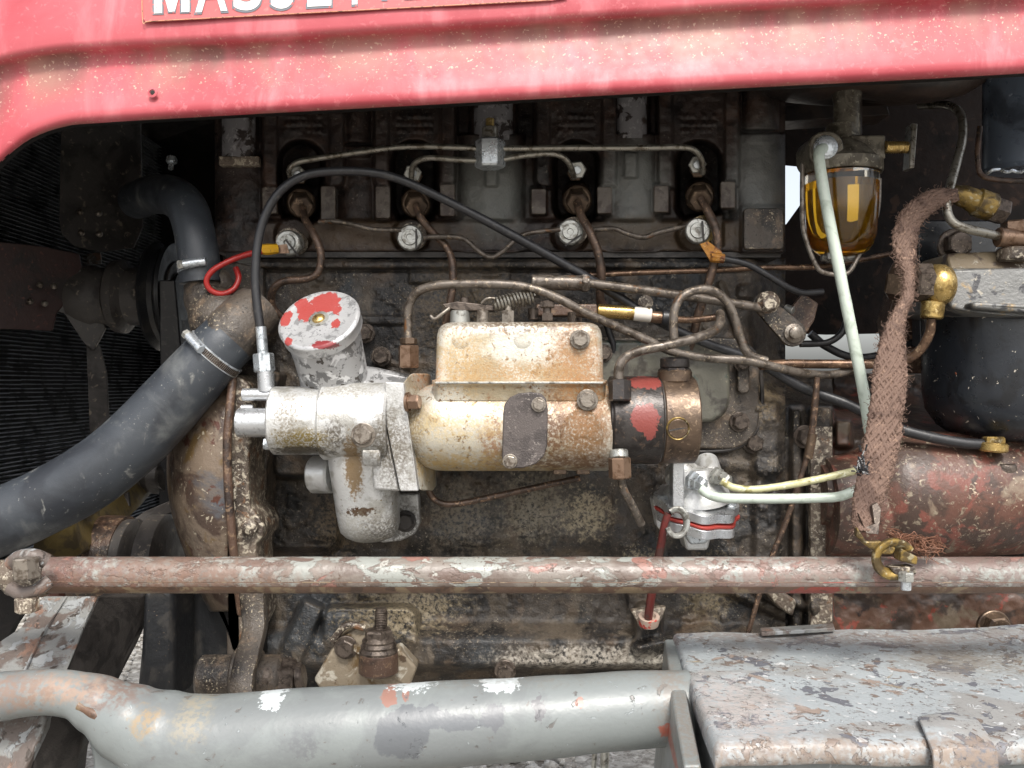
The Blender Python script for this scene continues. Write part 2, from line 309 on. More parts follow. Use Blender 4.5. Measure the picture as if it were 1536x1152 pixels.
beam_grey = material('pale_grey_beam_paint', (122, 127, 126), [((114, 118, 118), 14, 0.5, 0.6, 6), ((104, 100, 96), 160, 0.64, 0.72, 7), ((100, 98, 95), 60, 0.64, 0.68, 8), ((150, 156, 157), 90, 0.665, 0.685, 6)],
        spots=[((576, 1067, 262), 5, (142, 108, 97), 5, 200, (0.8, 1, 1.2)), ((601, 1064, 262), 3, (142, 108, 97), 4, 240), ((605, 1046, 255), 10, (190, 196, 197), 12, 260, (0.5, 1, 2)), ((390, 1070, 262), 6.5, (190, 196, 197), 8, 200, (0.7, 1, 1.3)),
               ((748, 1046, 255), 8, (190, 196, 197), 9, 200, (0.5, 1, 1.8)), ((872, 1066, 255), 3.6, (142, 108, 97), 2, 240), ((1004, 1100, 245), 6, (146, 84, 70), 4, 240, (.8, 1, 1)), ((268, 1100, 270), 10, (150, 140, 118), 12, 160, (0.8, 1, .8), .6, .6), ((205, 1096, 262), 8, (146, 126, 96), 12, 160, (0.8, 1, 1), .5, .8),
               ((150, 1050, 250), 15, (116, 100, 92), 16, 120, (0.6, 1, 1.4), .5, .9), ((90, 1040, 240), 14, (150, 128, 112), 16, 120, (0.5, 1, 1.6), .5, .85), ((20, 1046, 240), 18, (130, 108, 94), 20, 120, (0.6, 1, 1.4), .5, .8), ((600, 1112, 262), 20, (96, 99, 102), 11, 90), ((640, 1090, 262), 8, (100, 103, 106), 9, 110, (.6, 1, 1)), ((690, 1095, 260), 9, (100, 103, 106), 9, 110, (.5, 1, 1.6)), ((740, 1085, 258), 9, (102, 104, 107), 9, 110, (1, 1, 1)), ((810, 1075, 255), 5, (104, 104, 106), 7, 200, (1, 1, .6)), ((450, 1130, 268), 9, (104, 106, 108), 16, 200, (.7, 1, 1), .5, .8), ((890, 1010, 230), 14, (112, 106, 98), 12, 160, (.2, 1, 2.5), .6, .7), ((1010, 1040, 240), 14, (122, 114, 106), 14, 160, (1.2, 1, .4), .6, .7), ((600, 1030, 240), 12, (118, 112, 104), 12, 160, (.1, 1, 2.5), .6, .6)],
        spk=True, dsoft=.08, flake=.25, rough=0.36, rvar=0.1, bump=[(200, 0.25), (40, 0.4)], spec=0.5)
grey_worn = material('worn_grey_paint_and_rust', (128, 128, 125), [((98, 88, 82), 30, 0.48, 0.54, 8), ((128, 102, 88), 26, 0.54, 0.60, 8), ((146, 148, 148), 60, 0.56, 0.60, 7), ((74, 66, 60), 90, 0.60, 0.65, 7)], rough=0.45, bump=[(220, 0.6), (60, 0.6)], flake=.5)
box_paint = material('chipped_toolbox_paint', (158, 164, 166), [((146, 146, 144), 14, 0.5, 0.6, 7), ((104, 106, 112), 30, 0.575, 0.585, 8), ((146, 132, 122), 26, 0.61, 0.63, 8), ((120, 108, 100), 90, 0.60, 0.625, 7), ((196, 198, 198), 120, 0.60, 0.63, 6), ((156, 144, 124), 26, 0.67, 0.70, 7), ((92, 84, 80), 340, 0.56, 0.64, 5)],
        spots=[(P(1110, 1050, 290), 34, (176, 168, 164), 40, 140, (1, .5, 0), .5, .8), (P(1180, 1125, 375), 22, (130, 118, 110), 26, 140, (.1, 1.2, 0), .6, .8), (P(1400, 1125, 375), 22, (140, 124, 110), 26, 140, (.12, 1.2, 0), .6, .75), (P(1250, 965, 110), 30, (136, 126, 120), 26, 140, (.15, 1.3, 0), .6, .8), (P(1470, 990, 170), 40, (130, 122, 110), 40, 140, (.6, 1, 0), .6, .7)], spk=True, ydep=True, flake=.5,
        rough=0.38, rvar=0.12, bump=[(200, 0.5), (60, 0.5)])
hood_red = material('faded_red_paint_pink_for_sheen', (182, 82, 90), [((168, 64, 73), 7, 0.44, 0.62), ((198, 110, 116), 26, 0.5, 0.7, 6, (1, 1, 0.22)), ((190, 98, 104), 160, 0.55, 0.7, 6)],
        rough=0.5, rvar=0.10, coat=0.05, bump=[(12, 0.8, 2), (700, 0.08)], croughness=0.3)  # faded red; part of the pink stands in for sky sheen
plastic_green = material('pale_green_plastic_pipe', (186, 196, 184), [((160, 170, 156), 60, 0.5, 0.66), ((110, 112, 98), 600, 0.66, 0.69)], rough=0.35, rvar=0.05)
olive_pipe = material('yellowed_plastic_pipe', (196, 192, 150), [((140, 132, 84), 90, 0.5, 0.64), ((220, 218, 196), 200, 0.58, 0.68)], rough=0.3, rvar=0.05)
red_plastic = material('red_wire_sheath', (156, 38, 34), [((120, 30, 26), 60, 0.55, 0.66)], rough=0.35, rvar=0.05)
yellow_plastic = material('yellow_insulator', (206, 156, 26), [((150, 106, 30), 160, 0.55, 0.66)], rough=0.4)
red_paint_rod = material('dark_red_rod_paint', (96, 38, 34), [((70, 44, 38), 60, 0.5, 0.6)], rough=0.45)
fibre = material('brown_braided_fibre', (104, 82, 70), [((78, 58, 48), 40, 0.46, 0.6), ((138, 112, 94), 300, 0.52, 0.68)], rough=0.75, rvar=0.0, bump=[(900, 0.4)])
fibre_orange = material('orange_frayed_fibre', (122, 84, 64), [((90, 64, 50), 120, 0.5, 0.6)], rough=0.75, rvar=0.0)
mustard = material('mustard_radiator_frame', (98, 84, 50), [((72, 62, 44), 40, 0.48, 0.6), ((70, 60, 50), 20, 0.55, 0.62)], rough=0.5, bump=[(200, 0.6)])
fan_red = material('dirty_dark_red_fan_blade', (66, 48, 45), [((50, 44, 42), 20, 0.48, 0.6), ((110, 70, 62), 200, 0.6, 0.7)], rough=0.5, bump=[(200, 0.4)],
        spots=[((40, 480, 100), 26, (76, 68, 66), 30, 120, (0.5, 1, 1.8))])
fan_grey = material('dirty_grey_fan_blade', (72, 68, 65), [((46, 42, 40), 20, 0.46, 0.6), ((122, 112, 98), 120, 0.58, 0.7)], rough=0.5, bump=[(200, 0.4)])
fin = material('radiator_fin_metal', (126, 128, 132), [((42, 42, 44), 40, 0.48, 0.62), ((120, 120, 122), 300, 0.6, 0.7)], metal=0.3, rough=0.45)
core_dark = material('radiator_core_dark', (20, 20, 21), [], rough=0.6)
gravel_m = material('pale_gravel', (176, 172, 164), [((140, 134, 126), 30, 0.45, 0.6), ((205, 202, 196), 60, 0.55, 0.66)], rough=0.8, bump=[(200, 2.0)])
ground_m = material('pale_gravel_ground', (150, 146, 138), [((112, 106, 98), 40, 0.45, 0.6), ((186, 182, 174), 30, 0.5, 0.66)], rough=0.9, bump=[(60, 8.0), (20, 6.0)])
decal_red = material('decal_red', (192, 96, 96), [((204, 118, 114), 200, 0.55, 0.66)], rough=0.35, coat=0.2)
decal_white = material('decal_white', (226, 226, 224), [((206, 120, 118), 160, 0.66, 0.67, 5)], rough=0.4)
decal_grey = material('decal_grey_outline', (112, 116, 122), [((196, 100, 100), 200, 0.6, 0.63)], rough=0.4)
gasket_red = material('red_gasket', (156, 58, 50), [], rough=0.5)
tank_brown = material('brown_dusty_tank', (56, 44, 37), [((34, 28, 26), 20, 0.45, 0.6)], rough=0.5, bump=[(80, 0.6)])
blue_grey = material('blue_grey_panel', (92, 102, 116), [((60, 66, 76), 20, 0.48, 0.62), ((160, 168, 176), 60, 0.64, 0.7)], rough=0.3, rvar=0.08)
CAPF = Vector((-0.13, -0.70, 0.62)).normalized(); CAPC = P(477, 476, 128)
def cap_hit(px, py):
    o = Vector((0, -D, H)); d = (P(px, py, 100) - o).normalized(); return o + d * ((CAPC - o).dot(CAPF) / d.dot(CAPF))
cap_mat = material('silver_cap_with_red_patches', (178, 178, 178), [((136, 136, 136), 120, 0.52, 0.62), ((104, 104, 106), 420, 0.58, 0.66, 5)],
        spots=[(cap_hit(488, 453), 10, (150, 64, 60), 5, 160, (0.75, 1, 1)), (cap_hit(460, 467), 8, (150, 64, 60), 6, 180, (0.9, 1, .8)), (cap_hit(452, 456), 6, (150, 64, 60), 5, 200, (.9, 1, 1)), (cap_hit(428, 477), 5.5, (150, 64, 60), 4, 200, (1, 1, .8)), (cap_hit(503, 485), 4, (150, 64, 60), 4, 300), (cap_hit(505, 465), 4, (150, 64, 60), 4, 300), (P(431, 512, 145), 4, (150, 64, 60), 3, 300), (P(483, 517, 158), 6, (126, 50, 52), 4, 300, (0.5, 1, 1.6))],
        metal=0.4, rough=0.36, bump=[(500, 0.3)])
neck_mat = material('peeling_silver_neck', (168, 168, 168), [((112, 112, 112), 90, 0.50, 0.56, 6), ((76, 72, 68), 120, 0.585, 0.62, 6), ((210, 210, 210), 60, 0.56, 0.6)], metal=0.4, rough=0.38, bump=[(300, 0.5)])
def glass_mat():
    m = bpy.data.materials.new('clear_glass_bowl'); m.use_nodes = True; b = m.node_tree.nodes['Principled BSDF']
    b.inputs['Base Color'].default_value = (0.95, 0.93, 0.85, 1); b.inputs['Transmission Weight'].default_value = 1.0
    b.inputs['Roughness'].default_value = 0.03; b.inputs['IOR'].default_value = 1.4; return m
def fuel_mat():
    m = bpy.data.materials.new('amber_fuel'); m.use_nodes = True; b = m.node_tree.nodes['Principled BSDF']
    b.inputs['Base Color'].default_value = (0.80, 0.44, 0.03, 1); b.inputs['Transmission Weight'].default_value = 0.9
    b.inputs['Roughness'].default_value = 0.02; b.inputs['IOR'].default_value = 1.38; return m
glass = glass_mat(); fuel = fuel_mat()

# ------------------------------------------------------------------ relief helper
def smooth(e0, e1, x):
    t = np.clip((x - e0) / (e1 - e0), 0, 1); return t * t * (3 - 2 * t)
def sdb(X, Y, cx, cy, hx, hy, r=0.0, rot=0.0):
    x = X - cx; y = Y - cy
    if rot: c, s = math.cos(rot), math.sin(rot); x, y = x * c + y * s, -x * s + y * c
    qx = np.abs(x) - hx + r; qy = np.abs(y) - hy + r
    return np.hypot(np.maximum(qx, 0), np.maximum(qy, 0)) + np.minimum(np.maximum(qx, qy), 0) - r
def ins(sd, wd=3.0): return 1 - smooth(-wd, wd, sd)
def to(h, m, v): return h * (1 - m) + v * m
def vnoise(X, Y, sc, seed):
    rng = np.random.RandomState(seed); g = rng.rand(256, 256)
    x = X / sc + 50; y = Y / sc + 50; xi = np.floor(x).astype(int); yi = np.floor(y).astype(int)
    fx = x - xi; fy = y - yi; fx = fx * fx * (3 - 2 * fx); fy = fy * fy * (3 - 2 * fy)
    q = lambda a, b: g[a % 256, b % 256]
    return (q(xi, yi) * (1 - fx) + q(xi + 1, yi) * fx) * (1 - fy) + (q(xi, yi + 1) * (1 - fx) + q(xi + 1, yi + 1) * fx) * fy - 0.5
def relief(name, x0, x1, y0, y1, step, fn, mat, parent, back=-300, noise_amp=1.2, sharp=0):
    nx = int((x1 - x0) / step) + 1; ny = int((y1 - y0) / step) + 1
    X, Y = np.meshgrid(np.linspace(x0, x1, nx), np.linspace(y0, y1, ny))
    Hh = fn(X, Y)
    Hh = Hh + noise_amp * (vnoise(X, Y, 26, 1) * 2 + vnoise(X, Y, 9, 2)) + 0.35 * noise_amp * vnoise(X, Y, 4, 3)
    # skirt
    Xp = np.pad(X, 1, 'edge'); Yp = np.pad(Y, 1, 'edge'); Hp = np.pad(Hh, 1, 'edge')
    # the skirt goes straight back: same world position as the edge
    s = U * (D - Hp / 1000) / D
    wx = (Xp - 768) * s; wz = H + (576 - Yp) * s; wy = -Hp / 1000
    wy[0, :] = wy[-1, :] = -back / 1000.0; wy[:, 0] = wy[:, -1] = -back / 1000.0
    ny2, nx2 = wx.shape
    co = np.stack([wx, wy, wz], -1).reshape(-1, 3)
    c = (co.min(0) + co.max(0)) / 2; co = co - c
    idx = np.arange(ny2 * nx2).reshape(ny2, nx2)
    F = np.stack([idx[:-1, :-1], idx[1:, :-1], idx[1:, 1:], idx[:-1, 1:]], -1).reshape(-1, 4)
    me = bpy.data.meshes.new(name)
    me.vertices.add(len(co)); me.vertices.foreach_set('co', co.astype(np.float32).ravel())
    me.loops.add(F.size); me.loops.foreach_set('vertex_index', F.astype(np.int32).ravel())
    me.polygons.add(len(F)); me.polygons.foreach_set('loop_start', np.arange(0, F.size, 4, dtype=np.int32))
    me.polygons.foreach_set('use_smooth', np.ones(len(F), dtype=bool))
    me.update(calc_edges=True); me.validate()
    if sharp: me.set_sharp_from_angle(angle=rad(sharp))
    me.materials.append(mat)
    o = bpy.data.objects.new(name, me); COL.objects.link(o); o.location = Vector(c)
    if parent is not None: o.parent = parent; o.matrix_parent_inverse = Matrix.Translation(-parent.location)
    return o

CAMDIR = Vector((0, -1, 0)); UP = Vector((0, 0, 1)); RIGHT = Vector((1, 0, 0))
def bolt(parent, px, py, t, r, mat=None, ax=CAMDIR, hh=None, washer=True, name='bolt', rot=None, label=None):
    """hex-headed bolt; r in photo pixels; ax = direction the head faces"""
    s = S(t); R = r * s; hh = R * 0.9 if hh is None else hh * s
    m = MB(); p = P(px, py, t); ax = Vector(ax).normalized()
    if washer: m.lathe(p - ax * R * 0.15, ax, [(0, R * 1.25), (R * 0.28, R * 1.25), (R * 0.33, R * 1.18)], 20)
    rot = random.uniform(0, 1) if rot is None else rot
    z0 = R * 0.2 if washer else -R * 0.2
    m.lathe(p + ax * z0, ax, [(0, R), (hh * 0.84, R), (hh, R * 0.84)], 6, rot)
    m.lathe(p + ax * (z0 + hh * 0.99), ax, [(0, R * 0.8), (hh * 0.03, R * 0.78)], 16)
    o = m.build(name, mat or bolt_dark, parent, sharp=30)
    if label: o['label'] = label
    return o
def pipe(name, pts, r, mat, label, cat='pipe', group=None, seg=12, sub=8, parent=None):
    t = pts[len(pts) // 2][2] if not isinstance(pts[0], Vector) else 0
    m = MB().tube(pts, [x * S(t) for x in r] if isinstance(r, (list, tuple)) else r * S(t), seg=seg, sub=sub)
    o = m.build(name, mat, parent, sharp=60, disp=0.00025, dscale=60)
    if parent is None: tag(o, label, cat, group)
    return o

# ================================================================== SETTING
gm = MB(); gm.add([(-60, -60, 0), (60, -60, 0), (60, 60, 0), (-60, 60, 0)], [[0, 1, 2, 3]])
struct(gm.build('ground', ground_m))
def gravel():
    base = bmesh.new(); bmesh.ops.create_icosphere(base, subdivisions=1, radius=1)
    bv = np.array([v.co for v in base.verts]); bf = [[v.index for v in f.verts] for f in base.faces]; base.free()
    vs = []; fs = []
    for i in range(6500):
        x = random.uniform(-2.8, 0.2); y = random.uniform(0.9, 5.0); r = random.uniform(0.010, 0.024)
        sc = np.array([r * random.uniform(.7, 1.3), r * random.uniform(.7, 1.3), r * random.uniform(.45, .8)])
        a = random.uniform(0, 6.28); R = np.array([[math.cos(a), -math.sin(a), 0], [math.sin(a), math.cos(a), 0], [0, 0, 1]])
        q = (bv * (1 + 0.25 * (np.random.rand(len(bv), 1) - .5))) * sc @ R.T + np.array([x, y, random.uniform(0, r * 0.6)])
        o = len(vs); vs += [tuple(k) for k in q]; fs += [[k + o for k in f] for f in bf]
    m = MB(); m.v = vs; m.f = fs
    o = m.build('gravel', gravel_m, smooth=True, sharp=0); o['kind'] = 'stuff'; o['label'] = 'pale loose gravel on the ground behind the tractor'; o['category'] = 'gravel'
gravel()

# ================================================================== BONNET
def interp(pts, x):
    xs = [p[0] for p in pts]; ys = [p[1] for p in pts]
    return float(np.interp(x, xs, ys))
LOW = [(-500, 760), (-200, 560), (-100, 400), (-40, 300), (-15, 267), (0, 250), (20, 231), (45, 212), (75, 199), (110, 190), (200, 184), (400, 173), (800, 152), (1136, 134), (1400, 121), (1536, 113), (2100, 85)]
CRE = [(-500, 260), (-100, 124), (-40, 108), (0, 95), (40, 86), (90, 79), (160, 74), (400, 62), (800, 36), (1136, 14), (1300, 5), (1500, -6), (2100, -40)]
def smooth_interp(pts, x, wd=14):
    return sum(interp(pts, x + d) for d in (-wd, -wd / 2, 0, wd / 2, wd)) / 5
hood = thing('bonnet', 'faded red sheet metal tractor bonnet with rolled lower edge above the engine', 'bonnet', P(768, 0, 150))
HX = list(range(-500, -60, 40)) + list(range(-60, 1600, 12)) + list(range(1600, 2101, 50))
prof = [('a', -260, 168), ('a', -120, 178), ('a', -50, 184), ('a', -16, 186), ('a', -7, 184.5), ('a', -2, 181), ('f', 0.03, 176.5), ('f', 0.09, 172.5), ('f', 0.2, 172), ('f', 0.35, 175), ('f', 0.5, 179), ('f', 0.65, 183),
        ('f', 0.78, 185.5), ('f', 0.86, 186), ('f', 0.92, 184), ('f', 0.965, 179), ('f', 0.99, 172), ('f', 1.0, 163), ('f', 0.985, 156), ('f', 0.93, 154)]
rows = []
def hood_dent(px): return 1.5 * mnoise.noise(Vector((px / 170.0, 0, 0)))
topz = None
base_row = []
for px in HX:
    q = P(px, smooth_interp(CRE, px) - 260, 168); base_row.append(q)
for (dy, z) in [(0.655, -0.02), (0.64, 0.02), (0.58, 0.06), (0.42, 0.105), (0.2, 0.125), (0.0, 0.12), (-0.1, 0.09), (-0.15, 0.045)]:
    rows.append([Vector((b.x, dy, b.z + z)) for b in base_row])
for (k, a, t) in prof:
    row = []
    for px in HX:
        yc = smooth_interp(CRE, px); yl = smooth_interp(LOW, px, 9)
        y = yc + a if k == 'a' else yc + a * (yl - yc)
        row.append(P(px, y, t + hood_dent(px)))
    rows.append(row)
hp = MB().grid(rows).build('side_panel', hood_red, hood, sharp=0)
lin_rows = [[p + Vector((0, 0, -.004)) for p in row] for row in rows[:8]] + [[p + Vector((0, .0035, 0)) for p in row] for row in rows[8:-2]]
MB().grid(lin_rows).build('shade_dark_inner_face', near_black, hood, sharp=0)  # near-black liner: the shade under the bonnet is put into its colour
# dust band under the crease is real dirt on the paint
att = hp.data.attributes.new('dirt', 'FLOAT', 'POINT')
vals = [0.0] * len(hp.data.vertices); nx = len(HX)
for i, (k, a, t) in enumerate(prof):
    for j in range(nx):
        if k == 'f': v = min(1.0, 1.35 * max(0, 1 - abs(a - 0.14) / 0.55)) + (0.5 if a > 0.93 else 0)
        else: v = 0.25 if a > -10 else 0.0
        vals[(8 + i) * nx + j] = v * (0.65 + 0.5 * abs(math.sin(HX[j] * 0.0037 + 0.9)))
att.data.foreach_set('value', vals)
def add_dirt(m):
    N = m.node_tree.nodes; L = m.node_tree.links; b = N['Principled BSDF']
    a = N.new('ShaderNodeAttribute'); a.attribute_name = 'dirt'
    geo = N.new('ShaderNodeNewGeometry')
    def nz(scale, det, st, off):
        mp = N.new('ShaderNodeMapping'); mp.inputs['Scale'].default_value = st; mp.inputs['Location'].default_value = (off,) * 3
        n = N.new('ShaderNodeTexNoise'); n.inputs['Scale'].default_value = scale; n.inputs['Detail'].default_value = det
        L.new(geo.outputs['Position'], mp.inputs[0]); L.new(mp.outputs[0], n.inputs[0]); return n.outputs[0]
    def mr(src, lo, hi, tlo=0.0, thi=1.0):
        r = N.new('ShaderNodeMapRange'); r.inputs[1].default_value = lo; r.inputs[2].default_value = hi
        r.inputs[3].default_value = tlo; r.inputs[4].default_value = thi; L.new(src, r.inputs[0]); return r.outputs[0]
    def mul(x, y):
        n = N.new('ShaderNodeMath'); n.operation = 'MULTIPLY'; L.new(x, n.inputs[0]); L.new(y, n.inputs[1]); return n.outputs[0]
    cur = b.inputs['Base Color'].links[0].from_socket
    for (fac, col) in ((mul(a.outputs['Fac'], mr(nz(26, 6, (1, 1, 0.22), 3), 0.34, 0.58, 0, 0.95)), (132, 84, 78)),
                       (mul(a.outputs['Fac'], mr(nz(30, 6, (1, 1, 0.3), 8), 0.46, 0.62, 0, 0.8)), (158, 112, 100)),
                       (mul(mr(a.outputs['Fac'], 0.05, 0.4), mr(nz(360, 2, (1, 1, 1), 1), 0.63, 0.70, 0, .8)), (196, 166, 146))):
        x = N.new('ShaderNodeMix'); x.data_type = 'RGBA'; L.new(fac, x.inputs[0]); L.new(cur, x.inputs[6]); x.inputs[7].default_value = lin(col); cur = x.outputs[2]
    L.new(cur, b.inputs['Base Color'])
add_dirt(hood_red)
MB().lathe(P(229, 139, 186.5), CAMDIR, [(0, .0042), (.0006, .0042), (.0009, .0026), (-.0006, .0022)], 16).build('screw_hole_rim', hood_red, hood)
MB().cyl(P(229, 139, 184.5), P(229, 139, 187.1), .0019).build('screw', black_plate, hood)
# transfer with the maker's name, cut off by the top of the picture
dec_t = 187.3
def dl(px): return 33 - (px - 225) * 0.053     # bottom edge of the decal
ds = S(dec_t)
dm = MB(); dm.prism([(212, -90, dec_t), (213, 25, dec_t), (219, 33.5, dec_t)] + [(x, dl(x), dec_t) for x in range(225, 845, 20)] + [(851, -3, dec_t), (850, -90, dec_t)], Vector((0, 0.0004, 0)))
dec = dm.build('name_transfer', decal_red, hood, smooth=False)
dm = MB()
for (a, b_) in ((220, 844),):
    pts = [(212.5, -90, dec_t + .4), (213.5, 25, dec_t + .4), (219, 32.5, dec_t + .4)] + [(x, dl(x) - 1, dec_t + .4) for x in range(226, 845, 40)]
    dm.tube(pts, 0.8 * ds, seg=5, sub=4)
dm.build('transfer_border', material('transfer_border', (206, 150, 120), [((120, 96, 80), 200, 0.5, 0.6)], rough=.5), dec)
def letter(ch, x0, x1, base, mat_, off, grow, t):
    cu = bpy.data.curves.new('letter', 'FONT'); cu.body = ch; cu.size = 1.0; cu.extrude = 0.0; cu.offset = grow; cu.resolution_u = 6
    o = bpy.data.objects.new('letter', cu); COL.objects.link(o); bpy.context.view_layer.update()
    me = bpy.data.meshes.new_from_object(o.evaluated_get(bpy.context.evaluated_depsgraph_get()))
    bpy.data.objects.remove(o)
    co = np.array([v.co for v in me.vertices]); mn = co.min(0); mx = co.max(0)
    hpx = 70.0; wpx = x1 - x0
    tilt = -0.053
    for v, c in zip(me.vertices, co):
        u_ = (c[0] - mn[0]) / (mx[0] - mn[0]) ; w_ = c[1] / 0.729
        gx = x0 - off + u_ * (wpx + 2 * off); gy = base + off * (1 if w_ < 0.1 else 0) - w_ * hpx + tilt * (gx - x0)
        v.co = P(gx, gy, t) - hood.location
    me.materials.append(mat_)
    q = bpy.data.objects.new('letter', me); COL.objects.link(q); q.parent = dec; q.matrix_parent_inverse = Matrix.Translation(hood.location - dec.location)
    return q
def m_poly(g, t, mat_):
    pts = [(231 - g, -48), (245 + g, -48), (257.5, -8 - g * 1.5), (270 - g, -48), (284 + g, -48), (284 + g, 17.5 + g), (272 - g, 18 + g), (272 - g, -18), (262 + g * .5, 17 + g), (253 - g * .5, 17.5 + g), (243 + g, -18), (243 + g, 19.5 + g), (231 - g, 20 + g)]
    MB().prism([(x, y, t) for x, y in pts], Vector((0, .0003, 0))).build('letter', mat_, dec, smooth=False)
m_poly(2.4, dec_t + .5, decal_grey); m_poly(0, dec_t + .9, decal_white)
for ch, x0, x1 in (('A', 293, 341), ('S', 350, 392), ('S', 406, 441), ('E', 461, 497), ('Y', 512, 552)):
    b_ = 19.5 - (x0 - 231) * 0.05
    g_ = 0.0 if ch == 'M' else 0.022
    letter(ch, x0, x1, b_, decal_grey, 2.4, g_ + (.012 if ch != 'M' else .02), dec_t + 0.5)
    letter(ch, x0, x1, b_, decal_white, 0, g_, dec_t + 0.9)
for ch, x0 in zip('FERGUSON', range(572, 850, 34)):
    letter(ch, x0, x0 + 27, 0 - (x0 - 572) * 0.05, decal_grey, 0, 0.02, dec_t + 0.5)

# ================================================================== DARK SURROUNDINGS under the bonnet
o = MB().prism([(1140, 20, -300), (1900, 20, -300), (1900, 512, -300), (1420, 512, -300), (1400, 503, -300), (1330, 500, -300), (1240, 502, -300), (1140, 498, -300), (1140, 345, -300), (1180, 336, -300), (1206, 300, -300), (1206, 250, -300), (1140, 244, -300)], 4).build('backdrop', material('dark_brown_backdrop', (34, 26, 23), [((20, 17, 16), 14, 0.45, 0.6), ((54, 40, 32), 60, 0.56, 0.68)], rough=.6, spec=.12, bump=[(120, .6)]), bevel=.001)  # added dark plate; its colour makes the gloom behind bowl and filter
tag(o, 'dark brown steel bulkhead plate added to darken the space behind the glass sediment bowl and fuel filter', 'backdrop')
o = MB().prism([(-900, -420, -600), (500, -420, -600), (500, 560, -600), (338, 562, -600), (300, 640, -600), (275, 860, -600), (-900, 860, -600)], 4).build('far_side_backing', near_black)  # added near-black sheet closing the open far side to keep it dark
tag(o, 'near-black sheet added on the far side to darken the space behind the fan', 'panel')
rp = MB().add([P(1850, -60, 140), P(1850, 1300, 140), P(2300, 1300, -700), P(2300, -60, -700)], [[0, 1, 2, 3]])

# ---- fuel tank bottom under the bonnet, upper right
tk = thing('fuel_tank', 'brown dusty underside of the fuel tank tucked under the bonnet above the glass bowl', 'tank', P(1290, 100, -20))
m = MB()
rws = []
for i in range(13):
    a = i / 12 * math.pi
    rws.append([(1290 + (px - 1290) * (0.55 + 0.45 * math.sin(a) if False else 1), 60 + (py - 60), t) for (px, py, t) in
                [(1290 + 190 * math.cos(a) * f, 105 + 48 * g + 6 * math.sin(3 * a), -30 + 90 * math.sin(a) * f) for (f, g) in ((1.12, -1.2), (1.08, -.2), (1.0, .35), (.85, .7), (.6, .92), (.3, 1.0), (0.02, 1.0))]])
m.grid(rws).build('tank_shell', tank_brown, tk)
MB().cyl(P(1272, 140, -8), P(1272, 205, -8), 20 * S(0)).build('outlet_boss', tank_brown, tk)
o = MB().prism([(1165, 160, -90), (1235, 150, -90), (1330, 155, -90), (1335, 172, -90), (1240, 178, -90), (1165, 182, -90)], 40).build('tank_strap', tank_brown, tk, bevel=.001)

# ---- radiator at the left
rad_t = thing('radiator', 'dark finned radiator core standing at the left behind the fan', 'radiator', Vector((-0.62, 0.28, H - 0.4)))
XR = -0.600
MB().add([(XR - .02, -0.10, H + .42), (XR - .02, 0.62, H + .42), (XR - .02, 0.62, H - .26), (XR - .02, -0.10, H - .26)], [[0, 1, 2, 3]]).build('core_backing', core_dark, rad_t)
def fins():
    m = MB(); z = H - .25
    while z < H + .41:      # horizontal fins, thin tilted ribbons
        n = 28
        for k in range(n):
            y0 = -0.10 + 0.72 * k / n; y1 = -0.10 + 0.72 * (k + 1) / n
            dz = random.uniform(-.0004, .0004)
            m.add([(XR - .016, y0, z + dz), (XR - .016, y1, z + dz), (XR, y1, z + dz - .0006), (XR, y0, z + dz - .0006)], [[0, 1, 2, 3]])
            m.add([(XR, y0, z + dz - .0006), (XR, y1, z + dz - .0006), (XR - .001, y1, z + dz + .0008), (XR - .001, y0, z + dz + .0008)], [[0, 1, 2, 3]])
        z += .0052
    o = m.build('fins', fin, rad_t, smooth=False); o['kind'] = 'stuff'
    m = MB(); y = -0.095
    while y < .62:
        m.cyl((XR - .008, y, H - .26), (XR - .008, y, H + .42), .0022, seg=6); y += .0155
    o = m.build('tubes', fin, rad_t); o['kind'] = 'stuff'
fins()
m = MB()   # side frame strip and mustard bottom tank of the radiator
m.prism([(55, 800, 60), (110, 770, 30), (180, 715, -120), (244, 668, -260), (250, 700, -260), (190, 770, -120), (120, 830, 30), (30, 880, 60)], 30)
m.build('bottom_tank', mustard, rad_t, bevel=.002)
MB().prism([(40, 812, 70), (130, 752, 20), (244, 668, -250), (244, 660, -250), (130, 744, 20), (20, 812, 70)], 12).build('bottom_flange', black_plate, rad_t, bevel=.001)
MB().prism([(167, 750, -110), (192, 738, -110), (194, 760, -110), (170, 770, -110)], 6).build('bracket', fan_grey, rad_t, bevel=.001)
m = MB().lathe(P(226, 712, -180), (1, -.3, 0), [(0, .022), (.01, .024), (.02, .018), (.026, .02), (.03, .008)], 20); m.build('drain_boss', black_plate, rad_t)

# ---- fan
fan = thing('fan', 'dirty engine fan with riveted blades in front of the radiator', 'fan', P(160, 445, -180))
def rivets(parent, pts, t, r=5):
    for (x, y) in pts:
        MB().lathe(P(x, y, t), (0.5, -1, 0.1), [(0, r * S(t)), (.0012, r * .95 * S(t)), (.0028, r * .6 * S(t)), (.0034, 0)], 12).build('rivet', bolt_grey, parent)
def blade(pts, mat_, th=3):
    return MB().prism(pts, th).build('blade', mat_, fan, bevel=.0012)
b1 = blade([(-60, 360, -60), (0, 363, -90), (60, 369, -120), (118, 381, -150), (122, 400, -152), (108, 420, -150), (100, 450, -150), (84, 470, -140), (78, 496, -138), (30, 494, -110), (-60, 492, -60)], fan_red)
rivets(b1, [(60, 427), (81, 429), (45, 452), (67, 455)], -112); b1['label'] = 'dark red blade pointing at the camera side'
b2 = blade([(92, 150, -170), (110, 150, -170), (210, 150, -230), (214, 340, -230), (200, 372, -226), (150, 378, -200), (112, 370, -180), (92, 352, -170), (88, 330, -170)], fan_grey)
rivets(b2, [(120, 318), (148, 320), (122, 349), (149, 351)], -164)
